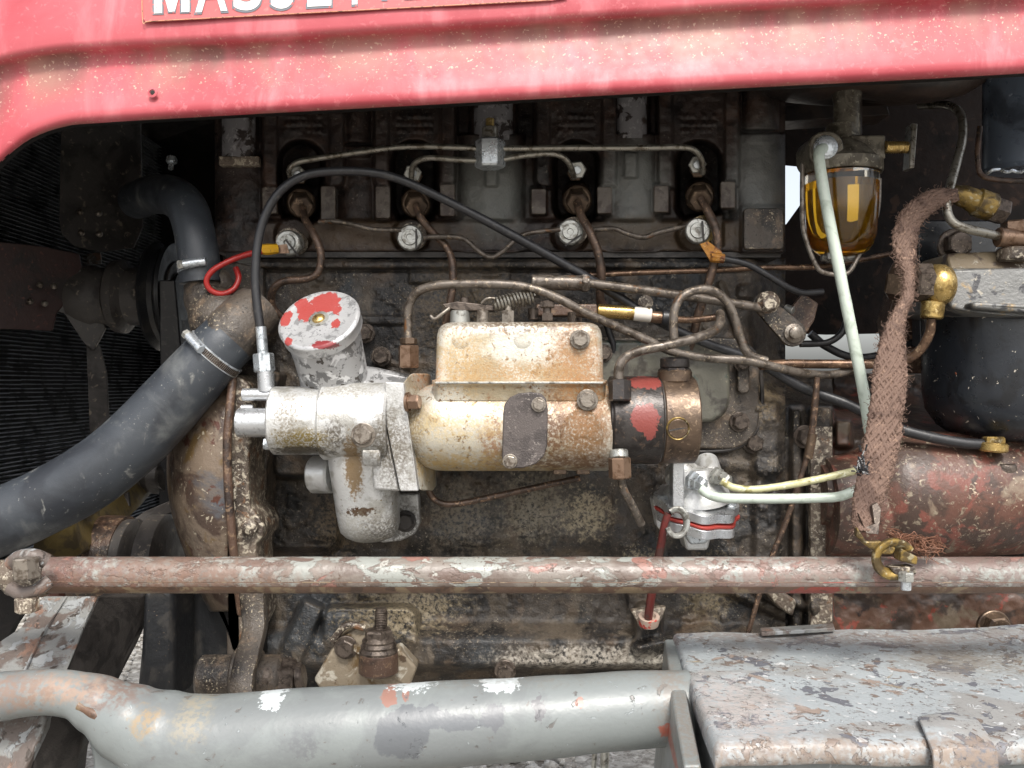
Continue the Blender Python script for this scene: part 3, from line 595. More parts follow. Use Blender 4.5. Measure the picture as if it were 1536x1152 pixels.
b3 = blade([(128, 500, -180), (150, 520, -180), (160, 560, -190), (164, 640, -200), (136, 700, -190), (132, 600, -180)], fan_grey)
MB().prism([(92, 400, -150), (118, 398, -152), (150, 470, -172), (158, 492, -172), (140, 526, -172), (126, 515, -170), (96, 470, -150), (80, 466, -140)], 5).build('spider', fan_grey, fan, bevel=.001)
MB().lathe(P(108, 445, -180), (1, 0, 0), [(0, .030), (.006, .037), (.03, .039), (.036, .036), (.05, .036), (.056, .045), (.066, .046), (.074, .036), (.115, .036), (.12, .044), (.135, .044)], 36).build('hub', fan_grey, fan)
o = MB().prism([(124, 382, -330), (150, 378, -330), (152, 396, -330), (124, 396, -330)], 3).build('blade', grey_worn, fan, bevel=.0006)  # pale plate standing in for a small bright gap behind the fan

pul = thing('water_pump_pulley', 'black belt pulley on the water pump behind the upper hose', 'pulley', P(262, 445, -180))
MB().lathe(P(236, 445, -180), (1, 0, 0), [(0, .066), (.004, .068), (.010, .060), (.016, .060), (.022, .068), (.026, .066)], 48).build('rim', black_paint, pul)
MB().lathe(P(238, 445, -180), (1, 0, 0), [(0, .03), (.03, .03)], 30).build('hub', black_paint, pul)
belt = MB(); ring = []
o = MB().prism([(238, 420, -115), (262, 420, -115), (282, 640, -150), (268, 860, -190), (236, 860, -190), (240, 600, -140)], 12).build('fan_belt', black_rubber, bevel=.002)
tag(o, 'black fan belt running down beside the timing cover', 'belt')

# lower left: crank pulley, shrouds, black panels
cp = thing('crank_pulley', 'rusty dark red crankshaft pulley below the lower radiator hose', 'pulley', P(150, 840, -60))
MB().lathe(P(92, 850, -60), (1, 0, 0), [(0, .045), (.004, .050), (.012, .053), (.02, .050), (.026, .036), (.034, .036), (.04, .052), (.052, .056)], 48).build('rim', material('rust_red_pulley', (104, 66, 58), [((62, 48, 44), 30, .48, .6), ((140, 120, 106), 60, .6, .66)], rough=.45, bump=[(200, .5)]), cp)
MB().lathe(P(128, 846, -40), (1, 0, 0), [(0, .050), (.02, .053), (.045, .052), (.047, .040)], 48).build('drum', brown_cast, cp)
m = MB()
for k, (x, w_, r_) in enumerate([(185, 18, .050), (222, 30, .055)]):
    m.lathe(P(x, 848, -36), (1, 0, 0), [(0, r_ - .004), (.003, r_), (w_ * U, r_), (w_ * U + .003, r_ - .006)], 48)
m.build('guard_ring', fan_grey, cp)
o = MB().prism([(186, 790, -60), (215, 768, -80), (252, 752, -90), (258, 768, -90), (222, 784, -80), (196, 806, -60)], 8).build('guard_strip', fan_grey, bevel=.001)
tag(o, 'thin grey steel strip above the crankshaft pulley', 'strip')
o = MB().prism([(214, 880, 70), (236, 884, 76), (262, 884, 60), (262, 1060, 60), (214, 1060, 76), (203, 1030, 76), (208, 980, 76)], 60).build('black_guard', black_paint, bevel=.008)
tag(o, 'black bent sheet guard standing between the gravel gap and the pin boss', 'guard')
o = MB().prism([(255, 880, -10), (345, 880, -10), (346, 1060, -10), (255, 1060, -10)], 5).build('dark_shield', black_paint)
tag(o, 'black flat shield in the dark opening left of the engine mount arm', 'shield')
o = MB().prism([(305, 870, 30), (318, 870, 30), (348, 975, 30), (356, 980, 30), (400, 980, 30), (400, 870, 30)], 4).build('sump_guard', near_black, bevel=.001)  # plain near-black sheet
tag(o, 'near-black sheet behind the mount arm with a thin straight edge', 'sheet')

# ================================================================== ENGINE: cylinder head
eng = thing('cylinder_head', 'grimy cast iron cylinder head with recessed injector pockets under the bonnet', 'cylinder head', P(750, 380, -150))
INJ = [(450, 300), (622, 300), (864, 295), (1048, 290)]
def head_h(X, Y):
    h = np.full_like(X, -14.0)
    for c, w_, a in ((735, 54, 32), (948, 46, 32), (536, 34, 16), (1136, 44, 26), (360, 44, 20)):
        q = np.clip(1 - ((X - c) / w_) ** 2, 0, 1) ** 0.5
        h = np.where((Y > 200), np.maximum(h, -14 + a * q), h)
    for c, w_, y1 in ((948, 28, 205), (740, 38, 205), (360, 36, 226), (1140, 30, 196), (535, 26, 215)):
        q = np.clip(1 - ((X - c) / w_) ** 2, 0, 1) ** 0.5 * 26
        h = np.maximum(h, -12 + q * ins(Y - y1, 3))
        h = np.maximum(h, -8 + q * ins(np.abs(Y - y1 - 12) - 9, 2) * .9)
    for c in (455, 622, 864, 1048):
        m1 = ins(sdb(X, Y, c, 190, 62, 92, 16), 4); h = to(h, m1, 12)
        for s_ in (-1, 1):
            h = h + 7 * ins(sdb(X, Y, c + s_ * 50, 190, 11, 90, 3), 3)
        # casting marks, worn beyond reading
        rng = np.random.RandomState(int(c))
        for r_ in range(3):
            for k in range(7):
                if rng.rand() < .8: h = h + 1.6 * ins(sdb(X, Y, c - 24 + k * 8, 174 + r_ * 11, 2.6, 3.2, 1), 1.4)
    h = to(h, ins(sdb(X, Y, 750, 355, 430, 24, 6), 4), 6)
    h = to(h, ins(sdb(X, Y, 1145, 345, 34, 36, 5), 4), 14)
    for c, d_ in ((452, 0), (622, 0), (864, 0), (1048, 0)):
        sd = sdb(X, Y, c, 275, 33, 62, 32); h = to(h, ins(sd, 5), -62)
    for x, y, hh in ((404, 300, 22), (492, 305, 28), (574, 303, 26), (671, 300, 26), (808, 302, 21), (907, 300, 22), (992, 298, 22), (1092, 292, 22)):
        h = to(h, ins(sdb(X, Y, x, y, 12, hh, 3), 2), 16)
    h = h + 8 * ins(sdb(X, Y, 946, 247, 10, 20, 3), 3) + 8 * ins(sdb(X, Y, 737, 262, 9, 18, 3), 3)
    for x in (440, 616, 855, 1042):
        h = to(h, ins(np.hypot(X - x, Y - 352) - 27, 4), -4)
    h = to(h, ins(sdb(X, Y, 1075, 345, 10, 24, 2), 3), 1)
    return h
relief('head_casting', 322, 1178, 100, 378, 2.0, head_h, cast_head, eng, back=-420)
MB().rbox(358, 241, 30, 7, 2, 20, 10).build('flange', bright_crust, eng, bevel=.001)
for (x, y, r) in ((358, 205, 26), (740, 178, 30), (947, 175, 24)):   # flaked grey paint on the ports
    m = MB(); rws = []
    for i in range(15):
        a = math.pi * (0.08 + 0.84 * i / 14)
        rws.append([(x - r * math.cos(a), y - 34 + k * 11, 4 + 16 * math.sin(a)) for k in range(7)])
    m.grid(rws).build('port_sleeve', grey_flaked, eng)
o = MB().prism([(1120, 160, -30), (1170, 150, -30), (1172, 198, -10), (1172, 216, -10), (1110, 212, -10), (1116, 200, -30)], 30).build('end_bracket', grey_flaked, eng, bevel=.001)
for (x, y, hh) in ((404, 300, 20), (492, 305, 26), (574, 303, 24), (671, 300, 24), (808, 302, 19), (907, 300, 20), (992, 298, 20), (1092, 292, 20)):
    MB().rbox(x, y, 11, hh, 3, 19, 6).build('lug', lug_iron, eng, bevel=.0012, disp=.0003)
MB().rbox(1146, 343, 30, 31, 6, 20, 12).build('end_pad', cast, eng, bevel=.0015)
gk = MB().rbox(755, 382, 416, 4, 1, 4, 300).build('head_gasket', black_plate, eng)

# ---- engine block
blk = thing('engine_block', 'oily crusted cast iron engine block behind the injection pump', 'engine block', P(750, 1000, -150))
def block_h(X, Y):
    h = np.zeros_like(X)
    h = to(h, ins(sdb(X, Y, 770, 397, 500, 5.5, 2), 2), 9)
    h = to(h, ins(np.abs(Y - 406) - 2, 1.5), -4)
    h = h + 5 * ins(sdb(X, Y, 690, 415, 76, 10, 2), 2)
    h = h + 6 * ins(sdb(X, Y, 1130, 437, 24, 10, 4), 3)
    h = to(h, ins(sdb(X, Y, 455, 765, 58, 62, 26), 10), -26)
    h = to(h, ins(sdb(X, Y, 480, 690, 70, 26, 12), 6), 14)
    h = h - 10 * ins(sdb(X, Y, 700, 880, 240, 60, 30), 18)
    # sump rail
    rail = ins(Y - 1004, 10) * smooth(930, 966, Y); h = h + 26 * rail
    h = to(h, smooth(998, 1022, Y), -12)
    h = to(h, ins(sdb(X, Y, 555, 945, 72, 36, 20), 6), 30)
    h = to(h, ins(np.hypot(X - 757, Y - 1004) - 15, 3), 36)
    # dipstick boss
    h = to(h, ins(sdb(X, Y, 972, 938, 20, 34, 14), 5), 26)
    h = h + 14 * ins(sdb(X, Y, 1010, 960, 60, 8, 4, -.25), 8)
    h = h + 10 * ins(sdb(X, Y, 1140, 905, 70, 8, 5, .42), 5)
    h = h + 8 * ins(sdb(X, Y, 1100, 480, 5, 60, 3, -.35), 3)
    h = to(h, ins(sdb(X, Y, 1150, 720, 20, 140, 12), 8), 10)
    h = h + 6 * ins(sdb(X, Y, 1120, 700, 60, 10, 6, .15), 8)
    h = h - 80 * smooth(1120, 1175, X) * (1 - smooth(560, 610, Y))
    h = h + 2.2 * smooth(.10, .30, vnoise(X, Y, 7, 11)) * smooth(-.05, .2, vnoise(X, Y, 45, 12)) + 3.0 * smooth(.05, .3, vnoise(X, Y, 16, 13)) * smooth(0, .25, vnoise(X, Y, 70, 14))
    # left cast foot and rib
    h = to(h, ins(sdb(X, Y, 440, 975, 18, 78, 8, .42), 6), 34)
    h = to(h, ins(sdb(X, Y, 500, 480, 110, 7, 3), 3), 5)
    return h
relief('block_casting', 384, 1178, 388, 1100, 2.2, block_h, cast_block, blk, back=-420, noise_amp=1.5)
bolt(blk, 1130, 665, 4, 13, bolt_dark); bolt(blk, 758, 1006, 38, 13, bolt_dark); bolt(blk, 545, 600, 15, 12, bolt_dark)
for (x, y) in ((572, 535), (548, 500)): bolt(blk, x, y, 10, 12, bolt_dark)

# tappet cover on the right behind the pump
tc = thing('tappet_cover', 'greasy pressed steel tappet cover with rounded corner right of the injection pump', 'cover', P(1060, 670, 0))
MB().rbox(960, 590, 180, 84, 48, 12, 14, k=10).build('flange', cast, tc, bevel=.003)
MB().rbox(950, 572, 146, 62, 36, 26, 14, k=10).build('raised_panel', material('oily_green_grey_cover', (92, 90, 80), [((60, 56, 50), 40, .48, .62), ((58, 68, 62), 26, .56, .62), ((150, 142, 120), 300, .6, .67)], rough=.4, bump=[(200, .5)]), tc, bevel=.005, seg=3)
MB().tube([(800, 512, 8), (1000, 511, 8), (1090, 512, 8), (1128, 525, 8), (1141, 560, 8), (1142, 620, 8), (1128, 655, 8), (1095, 674, 8), (1040, 678, 8)], 3.2 * U, seg=8).build('gasket_rim', black_plate, tc)
MB().rbox(1116, 560, 9, 30, 7, 22, 10).build('rib', cast, tc, bevel=.002)
bolt(tc, 1109, 633, 14, 12, bolt_dark); bolt(tc, 1113, 545, 20, 10, bolt_dark); bolt(tc, 1043, 592, 28, 6, bolt_grey, washer=False)
bolt(tc, 905, 530, 26, 11, bolt_dark)

# ---- bell housing behind the starter
bh = thing('clutch_housing', 'rust red and brown clutch housing joined to the rear of the block', 'housing', P(1350, 950, -100))
def bell_h(X, Y):
    h = -10 + 0 * X
    top = 585 + 30 * np.clip((X - 1170) / 400, 0, 1)
    h = h - 190 * (1 - smooth(-30, 60, Y - top - 12)) 
    h = to(h, ins(sdb(X, Y, 1195, 850, 9, 240, 4), 5), 8)
    h = to(h, ins(sdb(X, Y, 1232, 900, 17, 290, 5), 3), 18)
    h = h - 2.5 * ins(np.abs(X - 1249) - 1.5, 1)
    h = to(h, ins(sdb(X, Y, 1265, 650, 12, 20, 3), 3), 22)
    h = h + 16 * ins(sdb(X, Y, 1170, 893, 60, 7, 4, .38), 4)
    h = h - 30 * smooth(1395, 1420, X) * (1 - smooth(830, 850, Y)) * smooth(800, 830, Y)
    return h
relief('housing_casting', 1249, 1720, 560, 1100, 2.6, bell_h, red_bell, bh, back=-400, noise_amp=1.8)
relief('rear_flange_casting', 1150, 1249.5, 560, 1100, 2.4, bell_h, cast, bh, back=-400, noise_amp=1.8)
o = MB().prism([(1216, 640, 19), (1249, 640, 19), (1249, 1000, 19), (1216, 1000, 19)], 8).build('joint_flange', bright_crust, bh, bevel=.001)
bolt(bh, 1207, 655, 10, 14, bolt_dark); bolt(bh, 1490, 940, 20, 20, brown_steel)
MB().prism([(1140, 880, 28), (1152, 872, 30), (1196, 902, 30), (1190, 926, 30), (1168, 912, 28)], 18).build('web', bright_crust, bh, bevel=.003)

# ---- starter motor
st = thing('starter_motor', 'flaking rust red starter motor body with pale worn patches at right', 'starter motor', P(1440, 820, 30))
def R_(px, t): return px * S(t)
p0 = P(1335, 741, 10); ax = P(1620, 741, 10) - p0
r0 = R_(92, 10)
MB().lathe(p0 - Vector((.075, 0, 0)), ax, [(0, r0 * .50), (.02, r0 * .55), (.045, r0 * .75), (.06, r0 * .95), (.075, r0), (.10, r0 * 1.02), (.17, r0), (.20, r0 * .97), (.215, r0 * .9), (.222, r0 * .72), (.23, r0 * .6), (.30, r0 * .6)], 72).build('body', red_rust, st, disp=.0006, dscale=30)
MB().lathe(p0 - Vector((.07, 0, 0.012)), ax, [(0, r0 * .8), (.03, r0 * .86), (.06, r0 * .84)], 40).build('nose', red_rust, st, disp=.0006)
MB().lathe(P(1505, 710, 55), (0, -.3, 1), [(0, .012), (.008, .012), (.012, .009)], 20).build('terminal_boss', bolt_dark, st)

# ---- timing cover / front plate
tcv = thing('timing_cover', 'rusty brown and grey timing cover with rolled rim at the front of the block', 'cover', P(300, 835, 0))
rows = []
cyl_pts = [(248, -40), (250, 20), (256, 44), (268, 64), (285, 78), (305, 86), (325, 88), (340, 88)]
for (y, dx, dt) in ((545, 62, -30), (575, 56, -16), (600, 34, -6), (630, 12, 2), (665, 2, 6), (700, 0, 8), (740, 2, 6), (780, 10, 2), (815, 22, -4), (850, 36, -12), (890, 52, -24), (920, 64, -40)):
    rows.append([(min(x + dx * (1 - (x - 248) / 110), 342), y, t + dt) for (x, t) in cyl_pts])
MB().grid(rows).build('shell', material('stained_timing_cover', (112, 98, 84), [((70, 56, 48), 26, .46, .6), ((84, 84, 87), 18, .56, .64, 8), ((104, 84, 54), 30, .58, .66), ((170, 160, 140), 200, .61, .67, 5), ((80, 50, 40), 60, .6, .66)], rough=.4, bump=[(250, .6), (60, .8)]), tcv, solid=.003, sub=1)
MB().tube([(352, 540, 84), (346, 600, 96), (341, 660, 100), (342, 720, 100), (346, 780, 98), (352, 840, 92), (362, 920, 80)], 6 * U, seg=10).build('rolled_rim', brown_cast, tcv)
fp = thing('front_plate', 'pale crusted cast front plate standing between timing cover and block', 'plate', P(375, 900, 40))
m = MB().prism([(352, 560, 88), (372, 575, 90), (382, 620, 92), (376, 650, 92), (372, 700, 90), (374, 760, 88), (388, 775, 88), (396, 790, 88), (394, 806, 88), (384, 816, 88), (386, 860, 84), (392, 930, 78), (358, 1000, 78), (356, 900, 84), (350, 830, 90), (345, 760, 92), (343, 680, 92), (346, 610, 90)], 60)
m.build('plate', bright_crust, fp, bevel=.003, seg=3)
MB().prism([(330, 540, 30), (420, 560, 30), (400, 700, 30), (392, 1010, 30), (340, 1010, 30)], 40).build('inner_wall', cast, fp, bevel=.003)
m = MB().lathe(P(375, 790, 92), CAMDIR, [(0, .008), (.004, .0078), (.0065, .005), (.0072, 0)], 20); m.build('screw', bright_crust, fp)
rows = []
for (y, xl, xr, t) in ((880, 358, 397, 92), (905, 360, 398, 93), (930, 363, 399, 96), (940, 364, 399, 99), (955, 361, 396, 108), (985, 352, 389, 122), (1010, 346, 382, 132), (1030, 342, 380, 138), (1050, 345, 382, 140)):
    rows.append([(xl, y, t - 30), (xl, y, t - 3), (xl + 3, y, t), ((xl + xr) / 2, y, t + 1), (xr - 3, y, t), (xr, y, t - 3), (xr + 3, y, t - 30)])
MB().grid(rows).build('mount_arm', cast, fp, sharp=50)
# pin through the axle bracket
pin = thing('pivot_pin', 'grimy steel pivot pin with hex nut behind the grey axle beam', 'pin', P(380, 1030, 100))
MB().cyl(P(300, 1016, 96), P(425, 1016, 96), 33 * S(96)).build('sleeve', cast, pin)
m = MB().lathe(P(352, 1012, 100), (1, 0, 0), [(0, 36 * S(100)), (.002, 40 * S(100)), (.02, 41 * S(100)), (.024, 36 * S(100))], 32); m.build('eye', cast, pin)
MB().cyl(P(398, 1016, 98), P(414, 1016, 98), 30 * S(98)).build('washer', bolt_dark, pin)
MB().hexa(P(412, 1016, 98), P(444, 1016, 98), 29 * S(98), .4).build('nut', bolt_dark, pin)
MB().cyl(P(444, 1016, 98), P(456, 1014, 98), 20 * S(98)).build('thread_end', bolt_dark, pin)

# engine mounting bracket with stud
mb = thing('mount_bracket', 'yellowed pressed bracket with upright threaded stud on the sump rail', 'bracket', P(550, 1030, 60))
MB().prism([(470, 1020, 70), (506, 958, 62), (540, 938, 60), (552, 946, 60), (545, 972, 70), (560, 990, 74), (598, 972, 74), (626, 1002, 70), (614, 1032, 70), (560, 1060, 70), (490, 1050, 70)], 24).build('plate', material('yellowed_bracket', (142, 130, 112), [((104, 84, 56), 40, .5, .62), ((196, 190, 176), 50, .56, .64, 6), ((84, 70, 56), 60, .6, .66)], metal=.3, rough=.38, bump=[(250, .8)]), mb, bevel=.003, seg=3)
MB().tube([(498, 962, 66), (520, 938, 66), (548, 942, 66)], 5 * U, seg=8).build('folded_edge', bright_crust, mb)
bolt(mb, 519, 971, 66, 14, bolt_dark, hh=10)
MB().cyl(P(568, 1010, 78), P(568, 976, 78), 30 * S(78), 29 * S(78)).build('boss', brown_cast, mb)
MB().lathe(P(568, 980, 78), UP, [(0, 28 * S(78)), (.003, 29 * S(78)), (.006, 26 * S(78)), (.008, 27 * S(78)), (.011, 24 * S(78)), (.013, 25 * S(78)), (.017, 19 * S(78))], 30).build('stacked_washers', bolt_dark, mb)
MB().hexa(P(568, 968, 78), P(568, 944, 78), 22 * S(78), .3).build('nut', bolt_dark, mb)
prof_ = []
r_ = 10 * S(78)
for k in range(14): prof_ += [(k * .0016, r_), (k * .0016 + .0008, r_ * .86)]
MB().lathe(P(571, 950, 78), (0.03, 0, 1), prof_ + [(.0226, r_ * .85), (.0245, r_ * .82), (.0245, r_ * .6)], 18).build('threaded_stud', bolt_dark, mb)
# below the beam
o = MB().cyl((-.0, 0.03, H - .44), (.26, .03, H - .44), .06, seg=40).build('sump', material('dusty_brown_sump', (120, 96, 66), [((60, 54, 50), 8, .5, .56), ((86, 70, 54), 40, .5, .62)], rough=.5, bump=[(200, .6)]), None)
tag(o, 'dusty brown oil sump just visible below the grey axle beam', 'sump')
for k, (x, ln_) in enumerate(((893, 6), (910, 8))):
    pass
o = MB().tube([(893, 1100, 100), (892, 1130, 100), (888, 1180, 100)], 3.4 * U).tube([(908, 1110, 96), (907, 1135, 96), (906, 1180, 96)], 6 * U).build('drain_pipe', zinc_dull)
tag(o, 'short bright pipe hanging below the axle beam', 'pipe')

# ================================================================== INJECTORS, GLOW PLUGS
WH = ['furthest left, under the black cable', 'second from the left, beside the black cable', 'right of the small hexagonal pipe junction', 'furthest right, beside the glass sediment bowl']
for i, (x, y) in enumerate(INJ):
    f = thing('fuel_injector', 'brown oily fuel injector in its pocket, ' + WH[i], 'fuel injector', P(x, y, -20), 'fuel injectors in the head pockets')
    MB().cyl(P(x, y - 5, -50), P(x + 2, y + 6, 2), 22 * U).build('body', brown_steel, f)
    MB().hexa(P(x + 1, y + 1, 0), P(x + 3, y + 11, 22), 17 * U, .3).build('union_nut', brown_steel, f)
    MB().hexa(P(x - 1, y - 34, -40), P(x - 1, y - 36, 10), 13 * U).build('top_nut', brown_steel, f)
    bx, by = [(446, 262), (619, 260), (866, 255), (1046, 247)][i]
    MB().hexa(P(bx, by, 0), P(bx, by, 20), 14 * S(20), .2 + i).build('banjo_bolt', zinc_dull, f)
    MB().cyl(P(bx, by, 18), P(bx, by, 25), 6 * S(20)).build('banjo_nipple', zinc, f)
GP = [(440, 366, 44), (616, 358, 40), (856, 350, 40), (1046, 348, 44)]
GW = ['leftmost, with the yellow terminal', 'second from left, right of the looped pipe', 'third from left, near the centre of the block', 'rightmost, with rusty yellow terminal below']
for i, (x, y, t) in enumerate(GP):
    f = thing('glow_plug', 'round slotted brass and zinc glow plug, ' + GW[i], 'glow plug', P(x, y, 5), 'glow plugs along the head')
    s = S(t); ax = Vector(((-0.25, .0, -.1, -.12)[i], -1, 0))
    MB().lathe(P(x + 6, y, t - 38), ax, [(0, 17 * s), (.010, 17 * s), (.011, 21 * s), (.018, 21 * s)], 28).build('body', (olive_brass if i == 3 else bright_crust), f)
    pr = [(0, 18.5 * s), (.001, 20 * s)]
    nut = MB().lathe(P(x + (0 if i else -2), y, t - 22), ax, [(0, 18 * s), (.001, 19.5 * s), (.0075, 19.5 * s), (.009, 17.5 * s), (.0092, 12.5 * s), (.0108, 12 * s), (.0113, 11.4 * s), (.0112, 5 * s), (.0098, 4.4 * s), (.0098, 0)], 32)
    nut_o = nut.build('terminal_nut', zinc_dull, f)
    dx, dy, l_ = ((-2, 6, .5), (8, 0, 0), (4, 10, 1.0), (9, -2, .05))[i]
    a = (0.9, 1.57, -.6, 1.5)[i]
    c = P(x + dx, y + dy, t - 5)
    e = Vector((math.cos(a), 0, -math.sin(a))) * 15 * s; n_ = Vector((math.sin(a), 0, math.cos(a))) * 1.2 * s
    MB().prism([c + e + n_, c - e + n_, c - e - n_, c + e - n_], Vector((0, .003, 0))).build('slot', black_plate, nut_o)
pipe('glow_wire', [(478, 333, 24), (500, 332, 26), (530, 337, 28), (560, 344, 28), (602, 345, 26)], 3.6, grey_pipe, 'thin bare heater wire between the first and second glow plugs', 'wire', 'heater wires between glow plugs')
pipe('glow_wire', [(636, 356, 34), (665, 355, 36), (695, 358, 38), (720, 378, 40), (738, 386, 40), (758, 374, 40), (785, 352, 38), (840, 344, 34)], 3.9, grey_pipe, 'bare heater wire dipping between the second and third glow plugs', 'wire', 'heater wires between glow plugs')
pipe('glow_wire', [(890, 345, 26), (920, 343, 30), (940, 350, 30), (965, 356, 30), (990, 348, 30), (1028, 339, 26)], 3.9, grey_pipe, 'bare heater wire sagging between the third and fourth glow plugs', 'wire', 'heater wires between glow plugs')
t1 = MB().tube([(390, 374, 54), (402, 374, 54), (416, 373, 50)], [7 * U, 8 * U, 7 * U], seg=8).build('wire_terminal', yellow_plastic)
tag(t1, 'yellow insulated terminal beside the leftmost glow plug', 'terminal')
MB().prism([(412, 368, 50), (430, 366, 50), (434, 380, 50), (414, 380, 50)], 2).build('lug', copper_nut, t1)
pipe('red_wire', [(392, 377, 56), (370, 382, 62), (345, 391, 70), (320, 405, 74), (310, 420, 74), (315, 434, 72), (332, 441, 68), (350, 434, 62), (358, 418, 58), (354, 402, 54)], 4.4, red_plastic, 'red wire looping from the yellow terminal over the hose clamp', 'wire')
t2 = MB().prism([(1050, 366, 44), (1062, 362, 46), (1082, 376, 46), (1086, 392, 46), (1066, 392, 46)], 3).tube([(1066, 386, 46), (1078, 387, 46), (1086, 388, 46)], 7 * U, seg=8).build('wire_terminal', material('rusty_yellow_terminal', (170, 116, 44), [((104, 62, 34), 120, .48, .6), ((196, 176, 130), 200, .6, .66)], metal=.3, rough=.45, bump=[(300, .8)]))
tag(t2, 'rusty yellow wire terminal under the rightmost glow plug', 'terminal')
pipe('black_wire', [(1086, 388, 46), (1120, 396, 46), (1150, 412, 44), (1180, 430, 40), (1205, 439, 34), (1234, 438, 28)], 5, black_rubber, 'black wire running right from the rusty yellow terminal', 'wire')

# leak-off junction and its four thin pipes
jb = thing('pipe_junction', 'bright hexagonal pipe junction block between the leak-off pipes', 'junction', P(735, 250, 60))
MB().hexa(P(735, 252, 62), P(735, 210, 62), 23 * S(62), .52).build('hex_block', zinc, jb)
MB().cyl(P(735, 211, 62), P(735, 191, 62), 12 * S(62)).build('collar', steel_pipe, jb)
MB().cyl(P(735, 191, 62), P(735, 178, 62), 6.5 * S(62)).build('tip', brass, jb)
for (x, y) in ((716, 222), (716, 240), (754, 222), (754, 239)): MB().cyl(P(735, y, 62), P(x, y, 62), 6 * S(62)).build('outlet', steel_pipe, jb)
g = 'thin leak-off pipes from the junction'
pipe('leak_off_pipe', [(722, 223, 62), (680, 221, 60), (610, 220, 56), (540, 228, 52), (462, 240, 46), (442, 246, 42), (434, 256, 36), (437, 270, 22)], 4.4, steel_pipe, 'long bright leak-off pipe running left to the first injector', 'pipe', g)
pipe('leak_off_pipe', [(722, 241, 62), (690, 240, 60), (650, 237, 56), (630, 240, 52), (619, 250, 42), (617, 274, 26)], 4.4, steel_pipe, 'short leak-off pipe running left to the second injector', 'pipe', g)
pipe('leak_off_pipe', [(750, 240, 62), (790, 233, 58), (828, 231, 54), (847, 238, 48), (857, 252, 38), (861, 266, 22)], 4.4, steel_pipe, 'short arched leak-off pipe to the third injector', 'pipe', g)
pipe('leak_off_pipe', [(750, 223, 62), (850, 222, 58), (950, 222, 54), (1020, 221, 50), (1042, 226, 44), (1052, 240, 34), (1054, 260, 20)], 4.6, steel_pipe, 'long straight leak-off pipe running right to the fourth injector', 'pipe', g)

# injector pipes (from the injectors down)
g = 'brown injector pipes from the injectors'
pipe('injector_pipe', [(454, 312, 26), (458, 330, 36), (470, 350, 44), (480, 375, 46), (481, 396, 46), (474, 412, 46), (456, 419, 46), (430, 421, 46), (413, 430, 44), (407, 446, 40), (410, 462, 34), (422, 474, 28)], 5.8, rust_pipe, 'brown injector pipe looping in an S above the oil filler', 'pipe', g)
pipe('injector_pipe', [(624, 308, 26), (632, 328, 30), (650, 350, 26), (668, 368, 26), (678, 392, 28), (679, 430, 30), (672, 470, 28), (664, 500, 20), (660, 520, 12)], 5.8, rust_pipe, 'brown injector pipe dropping behind the pump from the second injector', 'pipe', g)
pipe('injector_pipe', [(866, 303, 26), (872, 325, 34), (886, 350, 40), (897, 380, 40), (902, 410, 38), (900, 440, 34), (903, 456, 30), (918, 468, 26)], 6.6, rust_pipe, 'rusty brown injector pipe right of the third glow plug', 'pipe', g)
pipe('injector_pipe', [(1051, 298, 26), (1062, 318, 32), (1074, 345, 36), (1076, 370, 36), (1070, 400, 34), (1056, 445, 30), (1044, 485, 26), (1036, 525, 22)], 6.6, rust_pipe, 'rusty brown injector pipe passing behind the rusty yellow terminal', 'pipe', g)

# high pressure pipes at the pump
def line_nut(parent, a, b, r, mat_=copper_nut): return MB().hexa(P(*a), P(*b), r * S(a[2]), .25).build('union_nut', mat_, parent)
pA = thing('high_pressure_pipe', 'long grey pipe arching over the pump from the copper union at its left end', 'pipe', P(612, 550, 90), 'high pressure pipes at the pump')
MB().tube([(613, 520, 92), (612, 490, 92), (613, 462, 94), (624, 440, 98), (650, 429, 102), (700, 426, 106), (760, 427, 110), (800, 433, 112), (840, 449, 112), (880, 470, 108), (930, 492, 100), (970, 510, 96), (1010, 528, 90), (1060, 537, 86), (1120, 541, 84), (1165, 551, 78), (1200, 559, 64), (1245, 562, 44), (1290, 552, 30)], [6.6 * S(95)] * 19, seg=14).build('tube', grey_pipe, pA, disp=.0003)
line_nut(pA, (613, 552, 92), (613, 518, 92), 16); MB().hexa(P(613, 517, 92), P(613, 507, 92), 13 * S(92), .8).build('collar', brown_steel, pA)
pB = thing('high_pressure_pipe', 'grey pipe curving right from the upper nut of the dark distributor head', 'pipe', P(930, 600, 130), 'high pressure pipes at the pump')
MB().tube([(929, 580, 136), (928, 556, 136), (936, 538, 136), (958, 527, 136), (1000, 518, 134), (1040, 508, 128), (1068, 498, 116), (1080, 485, 100), (1080, 470, 84)], 7.2 * S(130), seg=14).build('tube', grey_pipe, pB, disp=.0003)
line_nut(pB, (930, 602, 140), (930, 570, 138), 17, dark_steel)
pC = thing('high_pressure_pipe', 'grey hooked pipe rising in a loop behind the distributor head', 'pipe', P(1012, 530, 80), 'high pressure pipes at the pump')
MB().tube([(1012, 520, 84), (1010, 490, 84), (1012, 465, 84), (1022, 446, 82), (1044, 435, 80), (1068, 436, 78), (1090, 452, 76), (1103, 480, 74), (1112, 512, 72), (1124, 532, 72), (1150, 542, 72)], 6.8 * S(80), seg=14).build('tube', grey_pipe, pC, disp=.0003)
pD = thing('high_pressure_pipe', 'short pipe pointing down from the lower nut of the distributor head', 'pipe', P(932, 720, 130), 'high pressure pipes at the pump')
line_nut(pD, (930, 718, 134), (929, 686, 134), 17, copper_nut); MB().cyl(P(929, 688, 134), P(928, 675, 132), 14 * S(134)).build('collar', zinc_dull, pD)
MB().tube([(931, 718, 134), (936, 736, 132), (948, 758, 124), (962, 786, 112)], 6.2 * S(130), seg=14).build('tube', grey_pipe, pD)
pE = thing('banjo_cap', 'dark threaded cap on top of the distributor head', 'cap', P(1012, 570, 110))
